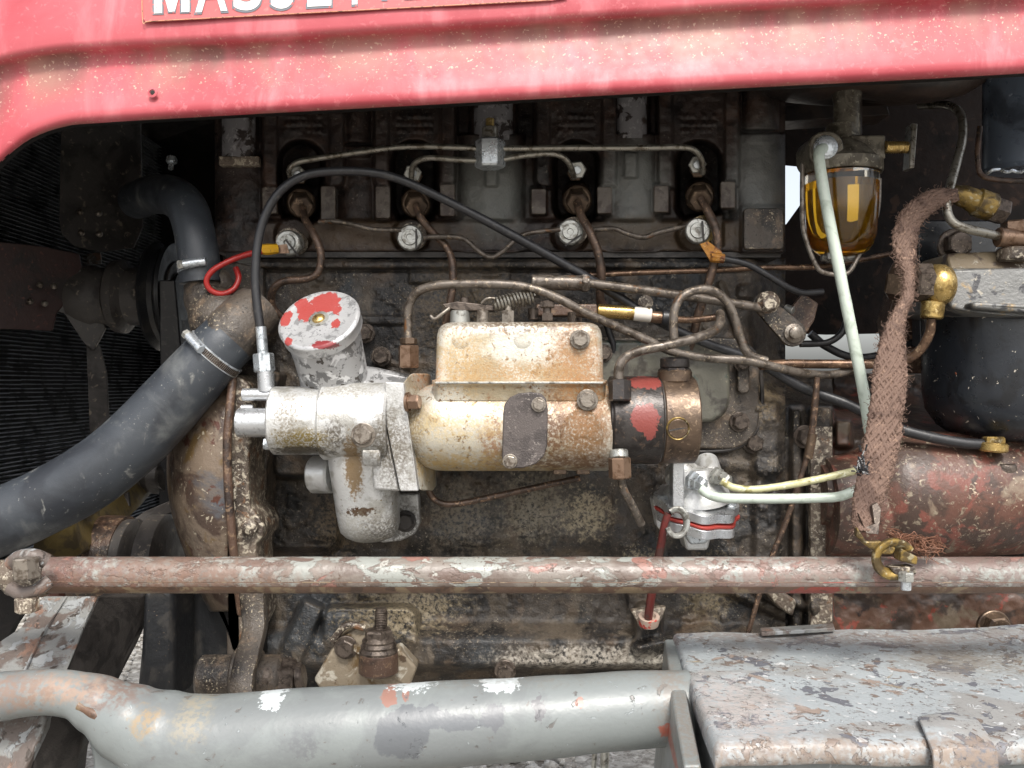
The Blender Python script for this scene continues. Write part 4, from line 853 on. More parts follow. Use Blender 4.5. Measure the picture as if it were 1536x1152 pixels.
MB().cyl(P(1012, 575, 108), P(1012, 555, 108), 26 * S(108)).build('base', brown_steel, pE)
MB().hexa(P(1012, 566, 108), P(1012, 552, 108), 25 * S(108), .5).build('hex', dark_steel, pE)
MB().cyl(P(1012, 553, 108), P(1012, 536, 108), 22 * S(108)).build('cap', dark_steel, pE)
pF = thing('return_pipe', 'thin brown return pipe sagging below the pump body', 'pipe', P(640, 720, 60))
MB().tube([(642, 725, 60), (646, 742, 62), (660, 754, 64), (685, 756, 64), (740, 745, 62), (800, 732, 58), (870, 717, 56)], 5 * S(60), seg=12).build('tube', rust_pipe, pF)
MB().hexa(P(630, 717, 60), P(650, 717, 60), 10 * S(60)).build('banjo_bolt', bolt_dark, pF)

# throttle rod with sleeve, lever at its right end
rod = thing('throttle_rod', 'rusty throttle rod with thick sleeve above the pump running to a lever', 'rod', P(980, 440, 60))
MB().cyl(P(797, 423, 72), P(884, 425, 70), 11.5 * S(70)).build('sleeve', grey_pipe, rod)
MB().hexa(P(872, 425, 70), P(882, 425, 70), 14 * S(70)).build('lock_nut', grey_pipe, rod)
MB().tube([(880, 424, 70), (900, 427, 68), (1000, 440, 62), (1100, 455, 54), (1150, 463, 48)], [5 * U, 6.4 * U, 6.4 * U, 6.4 * U, 6.4 * U], seg=12).build('bar', grey_pipe, rod)
MB().lathe(P(1148, 455, 40), CAMDIR, [(0, 13 * U), (.006, 16 * U), (.012, 16 * U), (.017, 10 * U)], 24).build('ball_joint', bright_crust, rod)
lv = thing('bellcrank_lever', 'greasy flat lever with two bolts hanging from the throttle rod end', 'lever', P(1185, 505, 20))
def capsule(x0, y0, r0, x1, y1, r1, t):
    a = math.atan2(y1 - y0, x1 - x0); out = []
    for i in range(9): th = a + math.pi / 2 + math.pi * i / 8; out.append((x0 + r0 * math.cos(th), y0 + r0 * math.sin(th), t))
    for i in range(9): th = a - math.pi / 2 + math.pi * i / 8; out.append((x1 + r1 * math.cos(th), y1 + r1 * math.sin(th), t))
    return out
MB().prism(capsule(1143, 455, 14, 1190, 500, 20, 26), 6).build('arm', cast, lv, bevel=.0012)
MB().prism([(1180, 470, 8), (1205, 440, 8), (1228, 455, 8), (1222, 480, 8), (1210, 500, 8), (1195, 495, 8)], 8).build('back_plate', brown_cast, lv, bevel=.0012)
MB().lathe(P(1190, 500, 26), CAMDIR, [(0, 14 * U), (.003, 14 * U), (.004, 9 * U), (.009, 9 * U), (.010, 7 * U)], 24).build('pivot', bolt_grey, lv)
MB().lathe(P(1146, 450, 28), CAMDIR, [(0, 12 * U), (.006, 11 * U), (.010, 6 * U)], 24).build('pivot', bolt_grey, lv)
MB().cyl(P(1178, 462, 14), P(1190, 466, 20), 6 * U).build('bush', zinc_dull, lv)
pipe('thin_return_pipe', [(880, 413, 30), (960, 409, 30), (1060, 406, 30), (1140, 402, 30), (1230, 400, 20), (1290, 390, 0), (1345, 378, -30)], 4.2, copper_pipe, 'thin coppery pipe running right above the throttle rod', 'pipe')
bt = thing('brass_connector', 'brass sleeve with white tape end and black band behind the arched pipe', 'connector', P(960, 470, 50))
MB().cyl(P(896, 466, 50), P(975, 472, 52), 10.5 * S(50)).build('sleeve', brass, bt)
MB().cyl(P(950, 470, 51.5), P(977, 473, 52), 11 * S(50)).build('white_band', material('white_tape', (216, 210, 200), [((150, 120, 70), 60, .56, .62)], rough=.5), bt)
MB().cyl(P(976, 475, 52), P(994, 477, 52), 9 * S(50)).build('collar', copper_nut, bt)
MB().cyl(P(992, 477, 52), P(1004, 478, 52), 12.5 * S(50)).build('black_band', black_rubber, bt)
MB().tube([(1002, 478, 52), (1030, 480, 50), (1060, 478, 48), (1080, 474, 46)], 5 * U).build('stub', copper_pipe, bt)
dsc = tag(MB().lathe(P(968, 454, 16), CAMDIR, [(0, 11 * U), (.002, 11 * U), (.0026, 9.5 * U)], 24).build('round_plug', bright_crust), 'small pale round plug on the block above the brass sleeve', 'plug')
for (pts, r) in (([(905, 480, 20), (918, 500, 20), (920, 530, 20)], 5), ([(990, 500, 20), (980, 540, 20), (975, 556, 20)], 6)):
    pass
pipe('grey_hose', [(900, 455, 30), (912, 495, 26), (920, 520, 24), (918, 548, 20)], 5, black_rubber, 'short dark hose dropping beside the right end of the pump cover', 'hose')

# black flexible cable
cb = thing('black_cable', 'long black flexible cable arching from the silver pump fitting across the engine', 'cable', P(397, 580, 100))
MB().tube([(391, 495, 104), (386, 460, 104), (383, 420, 104), (386, 370, 104), (397, 325, 104), (420, 287, 104), (455, 264, 104), (500, 257, 102), (560, 259, 98), (610, 273, 92), (680, 306, 84), (760, 348, 76), (860, 404, 62), (920, 440, 54), (980, 478, 48), (1060, 515, 42), (1130, 540, 34), (1200, 580, 30), (1270, 606, 40), (1330, 636, 50), (1380, 652, 56), (1440, 664, 60), (1482, 667, 60)],
         [6.6 * S(95)] * 11 + [7 * S(60)] * 6 + [8 * S(50)] * 6, seg=16).build('sheath', black_rubber, cb)
MB().cyl(P(391, 490, 104), P(395, 536, 104), 8 * S(104)).build('ferrule', zinc, cb)
MB().hexa(P(395, 530, 104), P(397, 558, 104), 15.5 * S(104), .2).build('hex_nut', zinc, cb)
MB().cyl(P(398, 556, 104), P(400, 588, 104), 12.5 * S(104)).build('lower_fitting', silver_clean, cb)
bu = thing('brass_union', 'small brass union under the black fuel filter at the end of the black hose', 'union', P(1490, 680, 60))
MB().cyl(P(1489, 678, 62), P(1490, 664, 62), 21 * S(62)).build('ring', brass, bu); MB().hexa(P(1490, 666, 62), P(1490, 655, 62), 16 * S(62)).build('nut', olive_brass, bu)

# ================================================================== HOSES
def hose(name, pts, rs, label, rings=()):
    h = thing(name, label, 'hose', pts[-1]); MB().tube(pts, rs, seg=48, sub=10).build('rubber', rubber, h, sharp=60, disp=.0005, dscale=18); return h
def worm_clamp(c, ax, r, label, parent_name='hose_clamp', ang=0.0, tail=0):
    """jubilee clamp: slotted band + screw housing; c centre, ax hose direction"""
    f = thing(parent_name, label, 'hose clamp', c); c = V3(c); ax = Vector(ax).normalized()
    MB().lathe(c - ax * .0045, ax, [(0, r + .0005), (.0006, r + .0013), (.0084, r + .0013), (.009, r + .0005)], 64).build('band', zinc, f)
    toc = Vector((0, -1, 0)); toc = (toc - ax * toc.dot(ax)).normalized(); sd = ax.cross(toc).normalized()
    m = MB()
    for k in range(26):      # the slots of the band, seen as raised bars
        a = ang - rad(20) - k * rad(3.6); n = toc * math.cos(a) + sd * math.sin(a); tt = -toc * math.sin(a) + sd * math.cos(a)
        p = c + n * (r + .0017); q = ax * .0030 + tt * .0008; q2 = ax * .0030 - tt * .0008
        m.add([p + q, p + q2, p - q, p - q2], [[0, 1, 2, 3]])
    o = m.build('slots', bolt_dark, f, smooth=False); o['kind'] = 'stuff'
    n = toc * math.cos(ang) + sd * math.sin(ang); tt = -toc * math.sin(ang) + sd * math.cos(ang); pc = c + n * (r + .0045)
    MB().cyl(pc - tt * .013, pc + tt * .009, .0042).build('screw_housing', zinc, f)
    MB().hexa(pc + tt * .0088, pc + tt * .0140, .0046).build('screw_head', zinc_dull, f)
    return f
lh = hose('lower_radiator_hose', [(344, 508, 92), (322, 530, 96), (280, 578, 98), (240, 622, 100), (190, 672, 104), (130, 718, 108), (60, 756, 112), (-10, 786, 116), (-80, 812, 118)],
          [43 * S(96), 43.5 * S(96), 46 * S(98), 48 * S(100), 49 * S(104), 50 * S(106), 50 * S(110), 51 * S(112), 51 * S(112)], 'thick grey black lower radiator hose sweeping down to the left edge')
dv = (P(280, 578, 98) - P(335, 518, 96))
worm_clamp((322, 531, 95), dv, 44.3 * S(96), 'shiny worm drive clamp around the top of the thick lower hose', ang=.45)
uh = hose('upper_bypass_hose', [(205, 300, -90), (232, 292, -40), (258, 294, 0), (280, 312, 30), (291, 345, 42), (298, 385, 46), (302, 424, 46)], [30 * U, 30 * U, 30 * U, 29 * U, 28.5 * U, 29 * U, 30 * U], 'short curved black rubber hose above the cast water neck')
worm_clamp((298, 400, 46), Vector((6, 0, -40)), 29.5 * S(46), 'silver worm drive clamp on the short curved upper hose', ang=-.1)
wn = thing('water_pump_neck', 'rough brown cast water pump neck between the two rubber hoses', 'water pump', P(330, 500, 50))
MB().tube([(302, 424, 42), (312, 450, 44), (332, 480, 50), (362, 510, 50)], [26 * U, 33 * U, 44 * U, 48 * U], seg=36).tube([(385, 470, 70), (360, 490, 86), (336, 516, 94)], [40 * U, 39 * U, 38 * U], seg=36).build('elbow', cast, wn, disp=.0006)
MB().tube([(330, 450, 0), (350, 480, 20), (365, 520, 30)], [36 * U, 46 * U, 50 * U], seg=30).build('housing', cast, wn, disp=.0008)
MB().prism([(325, 395, 10), (362, 395, 10), (395, 402, 10), (395, 470, 10), (340, 470, 10)], 30).build('flange', cast, wn, bevel=.002)
MB().lathe(P(332, 425, 40), (-.5, -1, 0), [(0, .014), (.006, .013), (.01, .009), (.004, .008)], 24).build('side_port', cast, wn)
bolt(wn, 368, 450, 24, 11, bolt_dark)
tl = MB().prism([(330, 232, -40), (385, 232, -40), (385, 395, -40), (335, 395, -40), (322, 330, -40)], 80).build('end_casting', cast_head, eng, bevel=.003)
fb = MB().lathe(P(258, 236, 0), (0, -.3, -1), [(0, 7 * U), (.002, 8 * U), (.006, 8 * U), (.0065, 4 * U), (.014, 4 * U)], 6).build('hanging_bolt', zinc)
tag(fb, 'small bright bolt hanging in the dark above the upper hose', 'bolt')

# ================================================================== OIL FILLER
of = thing('oil_filler', 'tilted silver oil filler with flaking red paint on its round cap', 'oil filler', P(500, 575, 80))
ctr = P(478, 487, 118); fax = (P(470, 455, 150) - P(500, 575, 84)).normalized(); fax = Vector((-0.13, -0.70, 0.62)).normalized()
R0 = 62 * S(125)
a1 = P(508, 572, 78); topc = P(477, 476, 128)
MB().tube([P(505, 592, 84), P(499, 555, 96), topc - fax * .012], [50 * S(84), 51 * S(96), 54 * S(110)], seg=40).build('neck', neck_mat, of, disp=.0004)
cap_o = MB().lathe(topc - fax * .016, fax, [(0, R0 * .95), (.001, R0 * .99), (.009, R0 * .985), (.0105, R0 * 1.01), (.0125, R0 * 1.01), (.0142, R0 * .97), (.0146, R0 * .93), (.0141, R0 * .88), (.0140, R0 * .5), (.0140, 0)], 72); cap_o = cap_o.build('cap', cap_mat, of)
MB().lathe(topc - fax * .002, fax, [(-.001, R0 * .25), (.0004, R0 * .25), (.0006, R0 * .2), (.0006, R0 * .15)], 32).build('washer', zinc_dull, cap_o)
MB().lathe(topc - fax * .0016, fax, [(0, R0 * .16), (.001, R0 * .15), (.0022, R0 * .1), (.0026, 0)], 24).build('rivet', brass, cap_o)
MB().tube([P(455, 530, 100), P(470, 560, 110), P(492, 585, 112)], 9 * U, seg=12).build('web', neck_mat, of)

# ================================================================== SILVER GEAR HOUSING (hydraulic pump)
gh = thing('gear_housing', 'cast aluminium gear housing stained brown with drooping rounded leg, left of the pump', 'housing', P(540, 812, 60))
T = 108
def xc(x0, x1, y, r, t, mat_, nm, seg=48, ch=.06, disp=0): 
    return MB().cyl(P(x0, y, t), P(x1, y, t), r * S(t), seg=seg, ch=ch).build(nm, mat_, gh, disp=disp)
xc(357, 414, 634, 22, 112, silver_clean, 'lower_port'); xc(364, 418, 592, 9.5, 104, silver_clean, 'upper_port'); xc(362, 380, 612, 5, 104, silver_clean, 'port_rib')
xc(410, 492, 631, 51, T, silver_rough, 'end_cylinder', disp=.0005)
xc(484, 585, 632, 58, T, silver_rough, 'main_cylinder', disp=.0004)
MB().cyl(P(398, 666, 120), P(412, 666, 120), 8 * U).hexa(P(396, 666, 120), P(402, 666, 120), 8 * U).build('small_bolt', zinc, gh)
def loft_box(name, mat_, parent, levels, cx, k=6, disp=0):
    rows = []
    for lv_ in levels:
        (y, hw, hd, rr, t) = lv_[:5]; cxl = lv_[5] if len(lv_) > 5 else cx      # half width px, half depth mm, corner px
        row = []
        for (sx, sy, a0) in ((1, -1, -90), (1, 1, 0), (-1, 1, 90), (-1, -1, 180)):
            for i in range(k + 1):
                a = rad(a0 + 90 * i / k)
                x = sx * (hw - rr) + rr * math.cos(a); yd = sy * (hd - rr * .62) + rr * .62 * math.sin(a)
                q = P(cxl + x, y, 100 if len(lv_) < 6 else t + hd); q.y = -(t + yd) / 1000.0; row.append(q)
        rows.append(row)
    m = MB().grid(rows, closed=True); n = len(rows[0]); m.f.append(list(range(n))); m.f.append([(len(rows) - 1) * n + i for i in range(n)][::-1])
    return m.build(name, mat_, parent, sharp=50, disp=disp)
loft_box('leg', silver_rough, gh, [(620, 56, 40, 36, 92, 545), (660, 54, 39, 36, 90, 538), (700, 52, 36, 36, 88, 538), (740, 49, 33, 36, 84, 541), (775, 47, 30, 36, 80, 545), (792, 46, 28, 36, 78, 547), (803, 43, 25, 34, 76, 548), (810, 36, 19, 30, 74, 549), (814, 22, 10, 20, 72, 549)], 540, k=8, disp=.0005)
MB().prism([(488, 575, 96), (545, 548, 90), (600, 560, 90), (618, 565, 90), (615, 592, 110), (488, 592, 120)], 50).build('top_web', neck_mat, gh, bevel=.004, seg=3)
MB().prism([(558, 600, 126), (575, 588, 126), (579, 640, 130), (600, 738, 124), (560, 735, 122), (556, 690, 126)], 40).build('cast_flange', silver_rough, gh, bevel=.003, seg=3)
MB().prism([(577, 572, 130), (606, 574, 130), (608, 600, 134), (628, 737, 130), (600, 737, 130), (580, 640, 134)], 60).build('front_flange', silver_rough, gh, bevel=.0015)
MB().prism([(604, 574, 126), (616, 560, 110), (640, 560, 90), (650, 737, 90), (630, 737, 118)], 40).build('pump_flange', pump_gold, gh, bevel=.002)
bolt(gh, 545, 653, 158, 15, bolt_grey, hh=12, washer=True); bolt(gh, 612, 603, 134, 12, copper_nut, ax=(1, -.25, 0), hh=16)
MB().cyl(P(572, 683, 126), P(545, 683, 126), 14 * U).build('flange_rib', silver_rough, gh)
MB().prism([(592, 740, 20), (628, 740, 20), (630, 785, 20), (622, 802, 20), (600, 812, 20), (570, 815, 20), (560, 790, 20)], 16).build('foot_lug', silver_rough, gh, bevel=.003)
bolt(gh, 608, 782, 24, 13, black_plate); bolt(gh, 642, 717, 60, 9, bolt_dark)
MB().cyl(P(468, 712, 70), P(500, 712, 76), 26 * U).build('plug', silver_rough, gh); MB().hexa(P(466, 712, 70), P(478, 712, 70), 18 * U).build('plug_head', brown_steel, gh)

# ================================================================== INJECTION PUMP
ip = thing('injection_pump', 'tarnished gold injection pump body with square governor cover and brown stains', 'injection pump', P(770, 704, 90))
TP = 98; s = S(TP)
pr = []
r = 66 * s
p0 = P(615, 640, TP); L_ = (P(912, 640, TP) - p0).length
prof = [(0, r * .62), (.004, r * .70), (.010, r * .84), (.016, r * .93), (.024, r * .985), (.034, r), (L_ - .002, r), (L_, r * .98)]
MB().lathe(p0, RIGHT, prof, 96).build('body', pump_gold, ip, disp=.0003)
# governor housing: lofted rounded block
loft_box('governor_housing', pump_gold, ip, [(600, 124, 34, 10, 98), (578, 125, 35, 10, 98), (575, 127, 37, 10, 98), (571, 127, 37, 10, 98), (569, 122, 33, 10, 98), (545, 122, 32, 12, 98), (505, 121, 31, 16, 98), (496, 119, 30, 18, 98), (490, 115, 28, 18, 98), (486, 108, 24, 18, 98), (485, 100, 20, 16, 98)], 779)
MB().rbox(779, 574, 126, 1.6, 1, 136.5, 8).build('joint_ridge', zinc_dull, ip, bevel=.0005)
for cx_ in (692, 784, 868):
    MB().lathe(P(cx_, 508, 122), (0, -1, .15), [(0, 19 * s), (.006, 17 * s), (.0072, 13 * s)], 30).build('boss', pump_gold, ip)
bolt(ip, 870, 509, 131, 12, bolt_grey, hh=9)
# dark inspection plate
pl = [(755, 618), (757, 606), (765, 596), (778, 590), (796, 588), (812, 590), (819, 598), (822, 614), (821, 668), (816, 684), (804, 696), (786, 702), (766, 703), (756, 698), (753, 686)]
MB().prism([(x, y, 142 if y > 640 else 141) for (x, y) in pl], 14).build('inspection_plate', material('dull_grey_plate', (86, 79, 76), [((68, 62, 60), 60, .46, .6), ((132, 124, 118), 400, .58, .66)], metal=.3, rough=.5, bump=[(700, .5)]), ip, bevel=.0015, seg=3)
bolt(ip, 808, 607, 143, 9, bolt_grey, hh=5, washer=True); bolt(ip, 765, 692, 143, 9, bolt_grey, hh=5)
# raised oval pad and bolt
ov = [(873 + 33 * math.cos(a), 658 + 42 * math.sin(a)) for a in [2 * math.pi * k / 40 for k in range(40)]]
def surf_t(y, rpx=66.5, c=640): 
    q = max(0.0, 1 - ((y - c) / rpx) ** 2); return TP + 1000 * r * math.sqrt(q)
MB().grid([[(873 + 33 * f * math.cos(a), 654 + 41 * f * math.sin(a), surf_t(654 + 41 * f * math.sin(a)) + h_) for a in [2 * math.pi * k / 48 for k in range(49)]] for f, h_ in ((1, -1), (.985, .9), (.95, 1.3), (.9, .8), (.5, .7), (.02, .7))]).build('oval_pad', pump_gold, ip)
bolt(ip, 881, 600, 138, 13, bolt_grey, hh=8)
for x in (840, 875): MB().prism([(x - 10, 701, 110), (x + 10, 701, 110), (x + 10, 712, 110), (x - 10, 712, 110)], 12).build('drain_stub', brown_steel, ip, bevel=.001)
# distributor head
p1 = P(911, 634, 102)
def cylx(x0, x1, rp, mat_, nm, y=630, ch=.03): return MB().cyl(P(x0, y, 102), P(x1, y, 102), rp * S(102), seg=80, ch=ch).build(nm, mat_, ip)
cylx(910, 922, 60, dark_steel, 'flange_ring'); cylx(914, 987, 66, dark_steel, 'distributor_head'); cylx(986.5, 989, 64, black_plate, 'joint_groove'); cylx(988.5, 1040, 65, brown_steel, 'end_cap')
sc_ = P(1017, 643, 102 + 1000 * 64 * S(102)); n_ = Vector((0, -1, -.18)).normalized()
MB().lathe(sc_ - n_ * .003, n_, [(0, 17 * s), (.0032, 17 * s), (.0040, 15.8 * s), (.0036, 14.8 * s), (.0028, 14.4 * s)], 36).build('screw_rim', olive_brass, ip)
ts_o = MB().lathe(sc_ - n_ * .003, n_, [(0, 14 * s), (.0036, 14 * s), (.0040, 13.2 * s), (.0040, 0)], 36).build('timing_screw', brown_steel, ip)
c = sc_ + n_ * .0012; e = Vector((13 * s, 0, 2.5 * s)); q = Vector((0, 0, 1.2 * s)); MB().prism([c + e + q, c - e + q, c - e - q, c + e - q], Vector((0, .0010, 0))).build('screw_slot', black_plate, ts_o)
# linkage on top of the governor
MB().cyl(P(690, 486, 98), P(690, 466, 98), 15 * s).build('shaft_boss', zinc_dull, ip); MB().cyl(P(724, 486, 104), P(724, 466, 104), 9 * s).build('stop_post', bolt_grey, ip)
MB().hexa(P(762, 492, 112), P(762, 466, 112), 10 * s).build('spring_post', bolt_grey, ip); MB().cyl(P(762, 467, 112), P(762, 458, 112), 5 * s).build('post_tip', bolt_grey, ip)
MB().hexa(P(821, 482, 108), P(821, 470, 108), 9 * s).cyl(P(821, 471, 108), P(821, 450, 108), 6 * s).hexa(P(821, 462, 108), P(821, 452, 108), 12 * s).build('stud_and_nuts', bolt_dark, ip)
MB().prism([(663, 456, 104), (686, 452, 104), (740, 458, 104), (742, 466, 104), (690, 466, 104), (668, 462, 104)], 16).build('lever', bolt_dark, ip, bevel=.001)
MB().cyl(P(697, 462, 96), P(697, 446, 96), 7 * s).build('lever_nut', bolt_dark, ip)
MB().tube([(646, 474, 104), (652, 478, 106), (664, 470, 106), (674, 462, 104)], 2.6 * s).tube([(722, 455, 106), (730, 448, 108), (742, 448, 108), (748, 456, 108)], 1.8 * s).build('hook_wire', bolt_grey, ip)
MB().rbox(850, 465, 46, 9, 3, 70, 20).build('stop_block', brown_cast, ip, bevel=.002)
MB().cyl(P(864, 470, 100), P(884, 474, 100), 4.5 * s).build('adjuster_screw', bolt_dark, ip)
MB().cyl(P(800, 480, 90), P(800, 462, 90), 8 * s).build('top_stud', bolt_dark, ip); MB().cyl(P(862, 490, 88), P(862, 468, 88), 11 * s).build('top_stud', bolt_dark, ip)
sp = []
for k in range(16 * 12 + 1):
    a = 2 * math.pi * k / 16; f = k / (16 * 12); c0 = P(742, 456, 112); c1 = P(802, 444, 108); ax_ = (c1 - c0); d_ = ax_.normalized()
    u1 = d_.cross(UP).normalized(); u2 = d_.cross(u1).normalized()
    sp.append(c0 + ax_ * f + (u1 * math.cos(a) + u2 * math.sin(a)) * 9.5 * s * (0.75 + .25 * min(1, 8 * f, 8 * (1 - f))))
MB().tube(sp, 1.7 * s, seg=6, sub=1).build('return_spring', steel_pipe, ip)

# ================================================================== LIFT PUMP
lp = thing('fuel_lift_pump', 'small bright aluminium fuel lift pump with red gasket and lever, below the distributor head', 'fuel pump', P(1040, 830, 20))
def scallop(cx, cy, rx, ry, n, amp, zc, nseg=72, tilt=0):
    return [((cx + rx * (1 + amp * math.cos(n * a)) * math.cos(a)), (cy + ry * (1 + amp * math.cos(n * a)) * math.sin(a) + tilt * math.cos(a)), zc + 34 * math.sin(a)) for a in [2 * math.pi * k / nseg for k in range(nseg)]]
# discs seen nearly edge on: stack of horizontal plates round a vertical axis
def disc(cxp, y0, y1, rp, t, mat_, nm, n=8, amp=.05, tiltx=0.10):
    cpos = P(cxp, (y0 + y1) / 2, t); R = rp * S(t); hh = (y1 - y0) * S(t) / 2; vs0 = []; vs1 = []; up = Vector((.02, -.26, 1)).normalized()
    u1 = Vector((1, 0, -.12)).normalized(); u2 = up.cross(u1).normalized()
    for k in range(72):
        a = 2 * math.pi * k / 72; rr = R * (1 + amp * math.cos(n * a))
        vs0.append(cpos + u1 * rr * math.cos(a) + u2 * rr * math.sin(a) + up * hh)
    return MB().prism(vs0, -up * 2 * hh).build(nm, mat_, lp, bevel=.0008)
disc(1044, 748, 762, 62, 48, silver_clean, 'upper_flange'); disc(1045, 765, 769, 62, 48, gasket_red, 'gasket'); disc(1045, 770, 784, 61, 48, silver_clean, 'lower_flange')
cpos = P(1044, 750, 44); upv = Vector((-.1, -.16, 1)).normalized()
MB().lathe(cpos, upv, [(0, 50 * U), (.010, 46 * U), (.018, 36 * U), (.030, 30 * U), (.034, 26 * U)], 40).build('dome', silver_rough, lp)
MB().rbox(1018, 735, 9, 42, 4, 78, 20).build('cast_rib', silver_clean, lp, bevel=.0015)
MB().cyl(P(1022, 704, 40), P(1024, 722, 50), 24 * U).build('valve_tower', silver_rough, lp); MB().cyl(P(1058, 692, 30), P(1066, 716, 50), 18 * U).build('valve_tower', silver_rough, lp)
MB().prism([(1020, 790, 60), (1072, 790, 60), (1062, 826, 56), (1030, 826, 56)], 30).build('base', silver_rough, lp, bevel=.003)
MB().prism([(1030, 790, 66), (1066, 790, 66), (1068, 802, 66), (1060, 816, 66), (1036, 818, 66), (1028, 804, 66)], 20).build('spring_cap', zinc, lp, bevel=.003)
for (x, y) in ((994, 752), (1049, 770), (1096, 762)): MB().lathe(P(x, y - 4, 74 if x == 1049 else 56), (0, -.4, 1), [(0, 8 * U), (.0016, 8 * U), (.0028, 5 * U)], 20).build('screw', zinc, lp)
MB().prism([(978, 748, 50), (992, 744, 50), (1010, 790, 50), (1000, 806, 50), (986, 790, 50)], 20).build('side_lug', silver_rough, lp, bevel=.002)
for (x, y, t, mt) in ((1036, 719, 76, zinc), (1072, 713, 66, zinc_dull)):
    ax_ = Vector((.6, -.7, -.25)).normalized()
    MB().lathe(P(x, y, t), ax_, [(0, 15 * s), (.004, 15.5 * s), (.005, 13 * s), (.010, 12.5 * s), (.0105, 11 * s), (.016, 10.5 * s), (.018, 7 * s)], 6).build('union_nut', mt, lp)
pipe('fuel_feed_pipe', [(1050, 732, 94), (1064, 742, 96), (1088, 747, 98), (1150, 748, 100), (1230, 747, 104), (1262, 744, 106), (1286, 733, 106), (1305, 716, 100), (1312, 690, 96)], 7.4, plastic_green, 'pale green plastic pipe leaving the lift pump along the lower row', 'pipe')
pipe('fuel_outlet_pipe', [(1082, 721, 84), (1100, 731, 86), (1130, 734, 88), (1180, 728, 90), (1240, 716, 94), (1290, 704, 92), (1320, 690, 84)], 5.6, olive_pipe, 'yellowed pipe leaving the lift pump just above the pale green pipe', 'pipe')
# dipstick
ds_ = thing('dipstick', 'dipstick with flat steel ring handle and dark red rod beside the lift pump', 'dipstick', P(972, 935, 40))
rg = [(1015 + 15 * math.cos(a), 784 + 20 * math.sin(a), 96 + 4 * math.sin(a)) for a in [-2.3 + k * .42 for k in range(13)]]
MB().tube(rg, 4 * U, seg=10, flat=1.6).build('ring', zinc_dull, ds_)
MB().tube([(1002, 770, 92), (996, 790, 90), (992, 815, 84), (985, 850, 76), (976, 900, 62), (972, 930, 50)], [5 * U, 5 * U, 5.5 * U, 6 * U, 6 * U, 6 * U], seg=12).build('rod', red_paint_rod, ds_)
MB().lathe(P(973, 936, 44), (0, -.35, 1), [(0, 14 * U), (.004, 15 * U), (.009, 15 * U), (.0095, 10 * U), (.006, 8 * U)], 26).build('collar', material('red_and_pale_collar', (170, 150, 136), [((176, 50, 40), 60, .52, .56)], rough=.45), ds_)
MB().prism([(946, 916, 36), (1000, 910, 36), (994, 926, 40), (985, 944, 40), (962, 946, 40)], 10).build('boss_plate', bright_crust, ds_, bevel=.002)

# thin rusty stop rod
sr = thing('stop_rod', 'thin rusty rod with coupling slanting down in front of the clutch housing', 'rod', P(1125, 950, 50))
MB().tube([(1226, 566, 60), (1222, 610, 58), (1216, 660, 56), (1206, 700, 54), (1180, 780, 52), (1152, 850, 50), (1122, 950, 48)], [4 * U, 5 * U, 4.6 * U, 4 * U, 4 * U, 4 * U, 3.4 * U], seg=10).build('bar', rust_pipe, sr)
MB().cyl(P(1219, 650, 58), P(1212, 688, 56), 6.5 * U).build('coupling', brown_steel, sr)

# ================================================================== SEDIMENT BOWL (fuel tap)
sb = thing('sediment_bowl', 'glass fuel sediment bowl with amber fuel and wire bail under the tank tap', 'sediment bowl', P(1262, 410, 20))
tb = 30; s2 = S(tb)
hd = material('dusty_pot_metal', (112, 106, 94), [((74, 68, 58), 60, .46, .6), ((146, 140, 124), 200, .56, .66)], metal=.4, rough=.45, bump=[(300, .5)])
MB().lathe(P(1262, 262, tb), UP, [(0, 57 * s2), (.002, 59 * s2), (.012, 59 * s2), (.015, 52 * s2), (.020, 46 * s2), (.028, 36 * s2), (.034, 26 * s2), (.05, 22 * s2)], 48).build('head', hd, sb)
MB().rbox(1240, 224, 26, 28, 24, 62, 44, k=8).build('inlet_boss', hd, sb, bevel=.002)
MB().rbox(1303, 220, 26, 18, 3, 50, 34).build('tap_body', hd, sb, bevel=.002)
MB().lathe(P(1270, 215, tb), UP, [(0, 20 * s2), (.04, 19 * s2), (.05, 22 * s2)], 24).build('stem', hd, sb)
MB().lathe(P(1262, 264, tb), -UP, [(0, 54 * s2), (.03, 53 * s2), (.06, 50 * s2), (.072, 44 * s2), (.080, 32 * s2), (.083, 12 * s2), (.083, 0)], 56).build('glass', glass, sb)
MB().lathe(P(1262, 276, tb), -UP, [(0, 0), (.0, 50.5 * s2), (.03, 50 * s2), (.052, 47 * s2), (.064, 41 * s2), (.071, 30 * s2), (.073, 0)], 56).build('fuel', fuel, sb)
MB().tube([(1209, 228, 36), (1204, 250, 36), (1204, 330, 36), (1210, 362, 38), (1222, 394, 40), (1234, 408, 40), (1262, 412, 40), (1276, 405, 40), (1290, 380, 38), (1308, 345, 36), (1317, 310, 32), (1319, 268, 30)], 3.6 * s2, seg=10).build('wire_bail', bolt_grey, sb)
MB().cyl(P(1232, 386, 32), P(1284, 386, 32), 6 * s2).hexa(P(1250, 392, 40), P(1250, 374, 36), 12 * s2).build('thumb_nut', zinc_dull, sb)
MB().lathe(P(1328, 221, 50), RIGHT, [(0, 9 * s2)] + [(.0012 * k + (.0006 if k % 2 else 0), (9 if k % 2 else 8) * s2) for k in range(1, 18)] + [(.023, 7 * s2)], 20).build('brass_stem', brass, sb)
MB().prism([(1368, 184, 52), (1377, 185, 52), (1372, 252, 60), (1364, 252, 60)], 16).build('tap_handle', steel_pipe, sb, bevel=.0012)
MB().lathe(P(1237, 222, 62), CAMDIR, [(0, 17 * s2), (.004, 17 * s2), (.005, 14 * s2), (.008, 14 * s2), (.009, 9 * s2)], 28).build('union_ring', zinc, sb)
